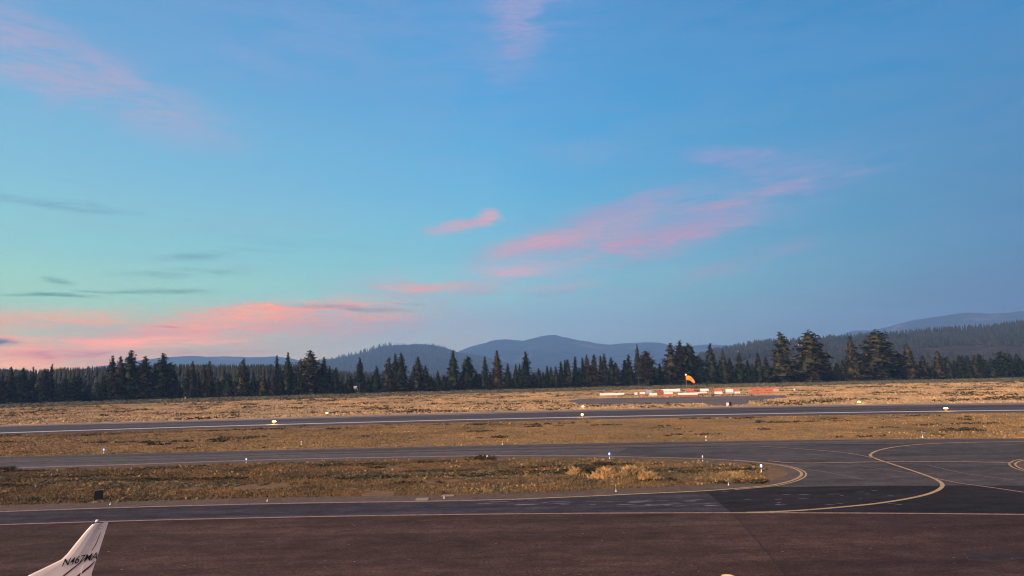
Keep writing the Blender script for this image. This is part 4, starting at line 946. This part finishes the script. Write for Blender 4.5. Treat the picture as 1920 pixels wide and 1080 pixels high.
def stake(px, py, hpx, lens, label, tilt=0.0, lower=.35, wide=1.0):
    p = G(px, py); m = px_size(p); h = hpx * m; w = max(.05, m * 1.1) * wide
    o = empty('taxiway_light', (p.x, p.y, .03)); o.rotation_euler = (0, tilt, 0); tag(o, label, 'taxiway light', TLG)
    MB().lathe([(w * 1.3, 0), (w * 1.3, .03), (w * .6, .05), (w * .6, h * lower)], 10).build('base', whitep, o)
    MB().lathe([(w * .35, h * lower + .002), (w * .35, h * .62)], 8).build('stem', steel, o)
    MB().lathe([(w * .7, h * .622), (w * 1.1, h * .70), (w * 1.1, h * .90), (w * .5, h * 1.0)], 12).build('lens', lens, o, True)
    return o
stake(194, 851, 9, blue_lit, 'pale blue light above the taxiway near the left side', wide=1.0)
stake(461.5, 869, 9, blue_lit, 'pale blue light on the island edge above its reddish grass, left part')
stake(565, 834, 6, whitep, 'tiny white marker in the infield just above the taxiway, left of centre')
stake(942, 834, 7, yelm, 'tiny yellowish marker above the taxiway in the middle', .1)
stake(1143, 861.5, 12, blue_lit, 'lit blue lamp at the island edge above the golden grass clumps', wide=1.3)
stake(1318, 867.5, 13, whitep, 'white grey stake across the yellow island line, left of the big blue lamp')
stake(1324, 827, 9, whitep, 'thin white stake above the taxiway below the windsock')
stake(1428, 886.5, 15, blue_lit, 'largest lit blue lamp inside the rounded tip of the island', wide=1.5)
stake(1730, 821.5, 12, blue_off, 'white based lamp with dark lens above the taxiway on the right', wide=1.2)
stake(911, 863, 9, whitep, 'leaning white marker within the wide dark bush on the island edge', .35)
stake(206.5, 947, 12, black, 'small white footed stake beside the black sign board', wide=.8)
stake(501, 941, 11, black, 'white footed stake on bare soil near the apron, left of centre', wide=.8)
stake(832.5, 935.5, 14, black, 'white footed stake with black top between two pale slabs', wide=.9)
stake(1155, 922.5, 13, blue_off, 'white footed stake below the golden grass clumps', wide=.8)
stake(1366, 910.5, 13, blue_off, 'white footed stake near the tip of the island by the apron line', wide=.9)
p = G(1367, 762); o = empty('runway_marker_box', (p.x, p.y, 0)); tag(o, 'small box white on the left and black on the right at the runway edge', 'marker box')
MB().box(-.55, -.05, -.25, .25, 0, .85).build('white_panel', whitep, o, bevel=.03); MB().box(-.045, .5, -.25, .25, 0, 1.0).build('black_panel', black, o, bevel=.03)
# black sign on its slab
p = G(184, 940.5); sg = empty('sign_board', (p.x, p.y, .034), .45); tag(sg, 'black back of a small upright sign on a pale slab, lower left', 'sign')
MB().box(-.26, .26, -.035, .035, .06, .74).build('board', black, sg, bevel=.008)
MB().box(-.27, .27, -.06, .06, .743, .765).build('top_rail', steel, sg)
for sx in (-.2, .2): MB().box(sx - .02, sx + .02, -.02, .02, .0, .058).build('leg', steel, sg)
conc = plain('pale_concrete', (.24, .20, .175), .9, grain=.2)
def slab(px, py, w, d, rz, label):
    p = G(px, py); o = MB().box(-w / 2, w / 2, -d / 2, d / 2, 0, .05).build('concrete_slab', conc, None, bevel=.012)
    o.location = (p.x, p.y, .030); o.rotation_euler = (0, 0, rz); tag(o, label, 'slab', 'concrete slabs on the island')
slab(184, 941.5, .75, .55, .45, 'pale concrete slab under the black sign board')
slab(792, 937.3, .85, .7, 0, 'pale concrete slab left of the white footed stake, at the apron line')
slab(840, 930.5, .9, .4, 0, 'narrow pale slab behind the white footed stake')
slab(597, 871, .35, .5, .2, 'small pale stone slab near the taxiway edge on the left of the island')

# ------------------------------------------------------------------ parked aeroplane (only its tail is in view)
TH = R(32.0)
d = ray(204, 978); t_ = (3.4 - CAM_H) / d.z; tip = Vector((d.x * t_, d.y * t_, 0))
plane = empty('aeroplane', (tip.x, tip.y, 0), TH); tag(plane, 'white parked aeroplane with dark red tail stripes, only its tail fin in view', 'aeroplane')
mpx = px_size(Vector((tip.x, tip.y, 3.4)))
inv = Matrix.Rotation(-TH, 3, 'Z')
def UV(px, py, yy=0.0):
    """photograph point -> point in the fin's plane, in the aeroplane's own axes (x to the tail)"""
    dr = ray(px, py); nrm = Vector((-math.sin(TH), math.cos(TH), 0)); c = Vector((0, 0, CAM_H))
    t = (tip + nrm * yy - c).dot(nrm) / dr.dot(nrm); q = inv @ (c + dr * t - tip); return q.x, q.z
mw, nw, bw = newmat('white_aircraft_paint')
cw = tramp(nw, tnoise(nw, 1.5, 5, .6), [(.3, (.56, .50, .49)), (.7, (.66, .60, .59))]); nw.links.new(cw, bw.inputs['Base Color']); bw.inputs['Roughness'].default_value = .32; bw.inputs['Specular IOR Level'].default_value = .5
M['awhite'] = mw; redm = plain('dark_red_stripe_paint', (.09, .018, .015), .35, grain=.05); letm = plain('black_letter_paint', (.012, .010, .012), .4, grain=.05)
outl = [(203.5, 978), (178.5, 980), (172, 983.5), (165, 991), (152, 1006), (136, 1026), (120, 1046), (112, 1051)]
low = [(80, 1066), (50, 1080.5), (30, 1089)]
uv_lead = [UV(*q) for q in outl[1:]] + [UV(*q) for q in low]
rud = [UV(203.5, 978), UV(188, 1027), UV(172, 1075)]
# fin: aerofoil sections from root to tip
secs = []
zs = [1.55, 1.75, 2.0, 2.2, 2.35, 2.5, 2.8, 3.1, 3.3, 3.38]
LE = sorted([(z, x) for x, z in uv_lead]); TE = sorted([(z, x) for x, z in rud])
def le(z): return float(np.interp(z, [a for a, _ in LE], [b for _, b in LE]))
def te(z): return float(np.interp(z, [a for a, _ in TE], [b for _, b in TE]))
def foil(x0, x1, z, th):
    ch = x1 - x0; out = []
    for s, k in ((0, 0), (.03, .45), (.1, .75), (.3, 1), (.6, .78), (.85, .35), (1, .04)): out.append((x0 + ch * s, -k * th / 2, z))
    for s, k in ((.85, .35), (.6, .78), (.3, 1), (.1, .75), (.03, .45)): out.append((x0 + ch * s, k * th / 2, z))
    return out
FT = .11
hinge = lambda z: te(z) - .30 * min(1.1, max(.45, te(z) - le(z)))
b_ = MB(); b_.loft([foil(le(z), hinge(z) - .012, z, FT) for z in zs]); b_.build('tail_fin', M['awhite'], plane)
b_ = MB(); b_.loft([[(hinge(z), -.03, z), (te(z), -.006, z), (te(z), .006, z), (hinge(z), .03, z)] for z in zs]); b_.build('rudder', M['awhite'], plane)
bx, bz = UV(182, 977)
MB().lathe([(.06, 0), (.06, .03), (.045, .07), (.01, .085)], 12, (bx, 0, bz - .03)).build('beacon', plain('beacon_glass', (.7, .66, .66), .2), plane, True)
# fuselage, wings, tailplane, gear; the nose points to the left, towards the camera
fus = [(-8.3, .08, 1.15, .1), (-8.1, .28, 1.18, .28), (-7.3, .48, 1.25, .5), (-6.2, .60, 1.38, .62), (-5.0, .64, 1.5, .72), (-4.0, .60, 1.5, .66), (-3.0, .48, 1.5, .52), (-2.0, .32, 1.52, .36), (-1.2, .20, 1.54, .24), (-.55, .08, 1.56, .12)]
fr = [[(x, w * math.cos(a), zc + h * math.sin(a)) for a in np.linspace(0, 2 * math.pi, 20, endpoint=False)] for x, w, zc, h in fus]
MB().loft(fr).build('fuselage', M['awhite'], plane, True)
for sy in (-1, 1):
    MB().loft([[(x0, sy * y, z - .02), ((x0 + x1) / 2, sy * y, z - .05), (x1, sy * y, z), ((x0 + x1) / 2, sy * y, z + .05)] for x0, x1, y, z in ((-1.55, -.55, .1, 1.52), (-1.2, -.5, 2.0, 1.60))]).build('tailplane', M['awhite'], plane)
    MB().loft([[(x0, sy * y, z - .02), ((x0 + x1) / 2, sy * y, z - .1), (x1, sy * y, z), ((x0 + x1) / 2, sy * y, z + .09)] for x0, x1, y, z in ((-6.0, -4.2, .5, .95), (-5.6, -4.5, 6.2, 1.35))]).build('wing', M['awhite'], plane)
    w_ = MB().loft([[(-4.7 + .24 * math.cos(a), sy * 1.6 + yy, .24 + .24 * math.sin(a)) for a in np.linspace(0, 6.283, 16, endpoint=False)] for yy in (-.08, .08)]).build('wheel', black, plane, True)
    MB().tube([(-4.7, sy * 1.5, .24), (-4.8, sy * 1.45, .98)], .05, 8).build('gear_leg', steel, plane)
MB().loft([[(-7.2 + .19 * math.cos(a), yy, .19 + .19 * math.sin(a)) for a in np.linspace(0, 6.283, 16, endpoint=False)] for yy in (-.06, .06)]).build('wheel', black, plane, True)
MB().tube([(-7.2, .09, .19), (-7.15, .05, .9)], .045, 8).build('gear_leg', steel, plane)
MB().lathe([(.20, 0), (.16, .2), (.05, .38)], 12).build('spinner', redm, plane).matrix_local = Matrix.Translation((-8.3, 0, 1.15)) @ Matrix.Rotation(R(-90), 4, 'Y')
MB().box(-8.42, -8.38, -.09, .09, .2, 2.1).build('propeller', black, plane)
# stripes lie 3 mm proud of the left side of the fin
def side(x, z):
    c = hinge(z) - le(z); s = (x - le(z)) / max(.05, c)
    k = float(np.interp(s, [0, .03, .1, .3, .6, .85, 1, 1.3], [0, .45, .75, 1, .78, .35, .3, .1])) * FT / 2
    return -(k + .012)
def decal(pts, widths, name, mat):
    q = spline(pts, 8); ws_ = np.interp(np.linspace(0, 1, len(q)), np.linspace(0, 1, len(widths)), widths)
    A, B = [], []
    for i, (x, y) in enumerate(q):
        a = Vector(UV(*q[max(i - 1, 0)])); c = Vector(UV(*q[min(i + 1, len(q) - 1)])); dd = (c - a).normalized(); n2 = Vector((-dd.y, dd.x)); p0 = Vector(UV(x, y))
        for L, s in ((A, 1), (B, -1)):
            r_ = p0 + n2 * ws_[i] * s / 2; L.append((r_.x, side(r_.x, r_.y), r_.y))
    n = len(A); mesh_np(name, A + B, [(i, i + 1, i + 1 + n, i + n) for i in range(n - 1)], mat, plane)
decal([(190, 996), (186, 1005), (180, 1019), (172, 1032), (160, 1046), (146, 1058), (131, 1070), (116, 1082)], [.006, .018, .022, .024, .028, .045, .05], 'stripe', redm)
decal([(177.5, 1052), (170, 1060), (158, 1070), (145, 1081)], [.02, .055, .07], 'stripe', redm)
decal([(184, 991), (195, 989.5)], [.008, .008], 'panel_line', redm)
# registration
def glyph_row(text, p0, p1, hpx):
    u0_, v0 = UV(*p0); u1, v1 = UV(*p1)
    cu_ = bpy.data.curves.new('registration', 'FONT'); cu_.body = text; cu_.size = 1.0; cu_.shear = .35; cu_.extrude = 0.0
    cu_.offset = .008
    tmp = bpy.data.objects.new('tmp', cu_); COL.objects.link(tmp); bpy.context.view_layer.update()
    me = bpy.data.meshes.new_from_object(tmp.evaluated_get(bpy.context.evaluated_depsgraph_get())); bpy.data.objects.remove(tmp)
    co = np.array([v.co[:] for v in me.vertices]); lo, hi = co.min(0), co.max(0)
    L = math.hypot(u1 - u0_, v1 - v0); kx = L / (hi[0] - lo[0]); hh_ = hpx * mpx * 1.0; ky = hh_ / (hi[1] - lo[1])
    ax = Vector((u1 - u0_, v1 - v0)).normalized()
    for v in me.vertices:
        x = (v.co.x - lo[0]) * kx; y = (v.co.y - lo[1]) * ky
        U = u0_ + ax.x * x; Z_ = v0 + ax.y * x + y
        v.co = (U, side(U, Z_) - .012, Z_)
    me.materials.clear(); me.materials.append(letm); o = link(bpy.data.objects.new('registration', me), plane)
glyph_row('N467MA', (116.5, 1061.5), (181.5, 1048), 12.5)
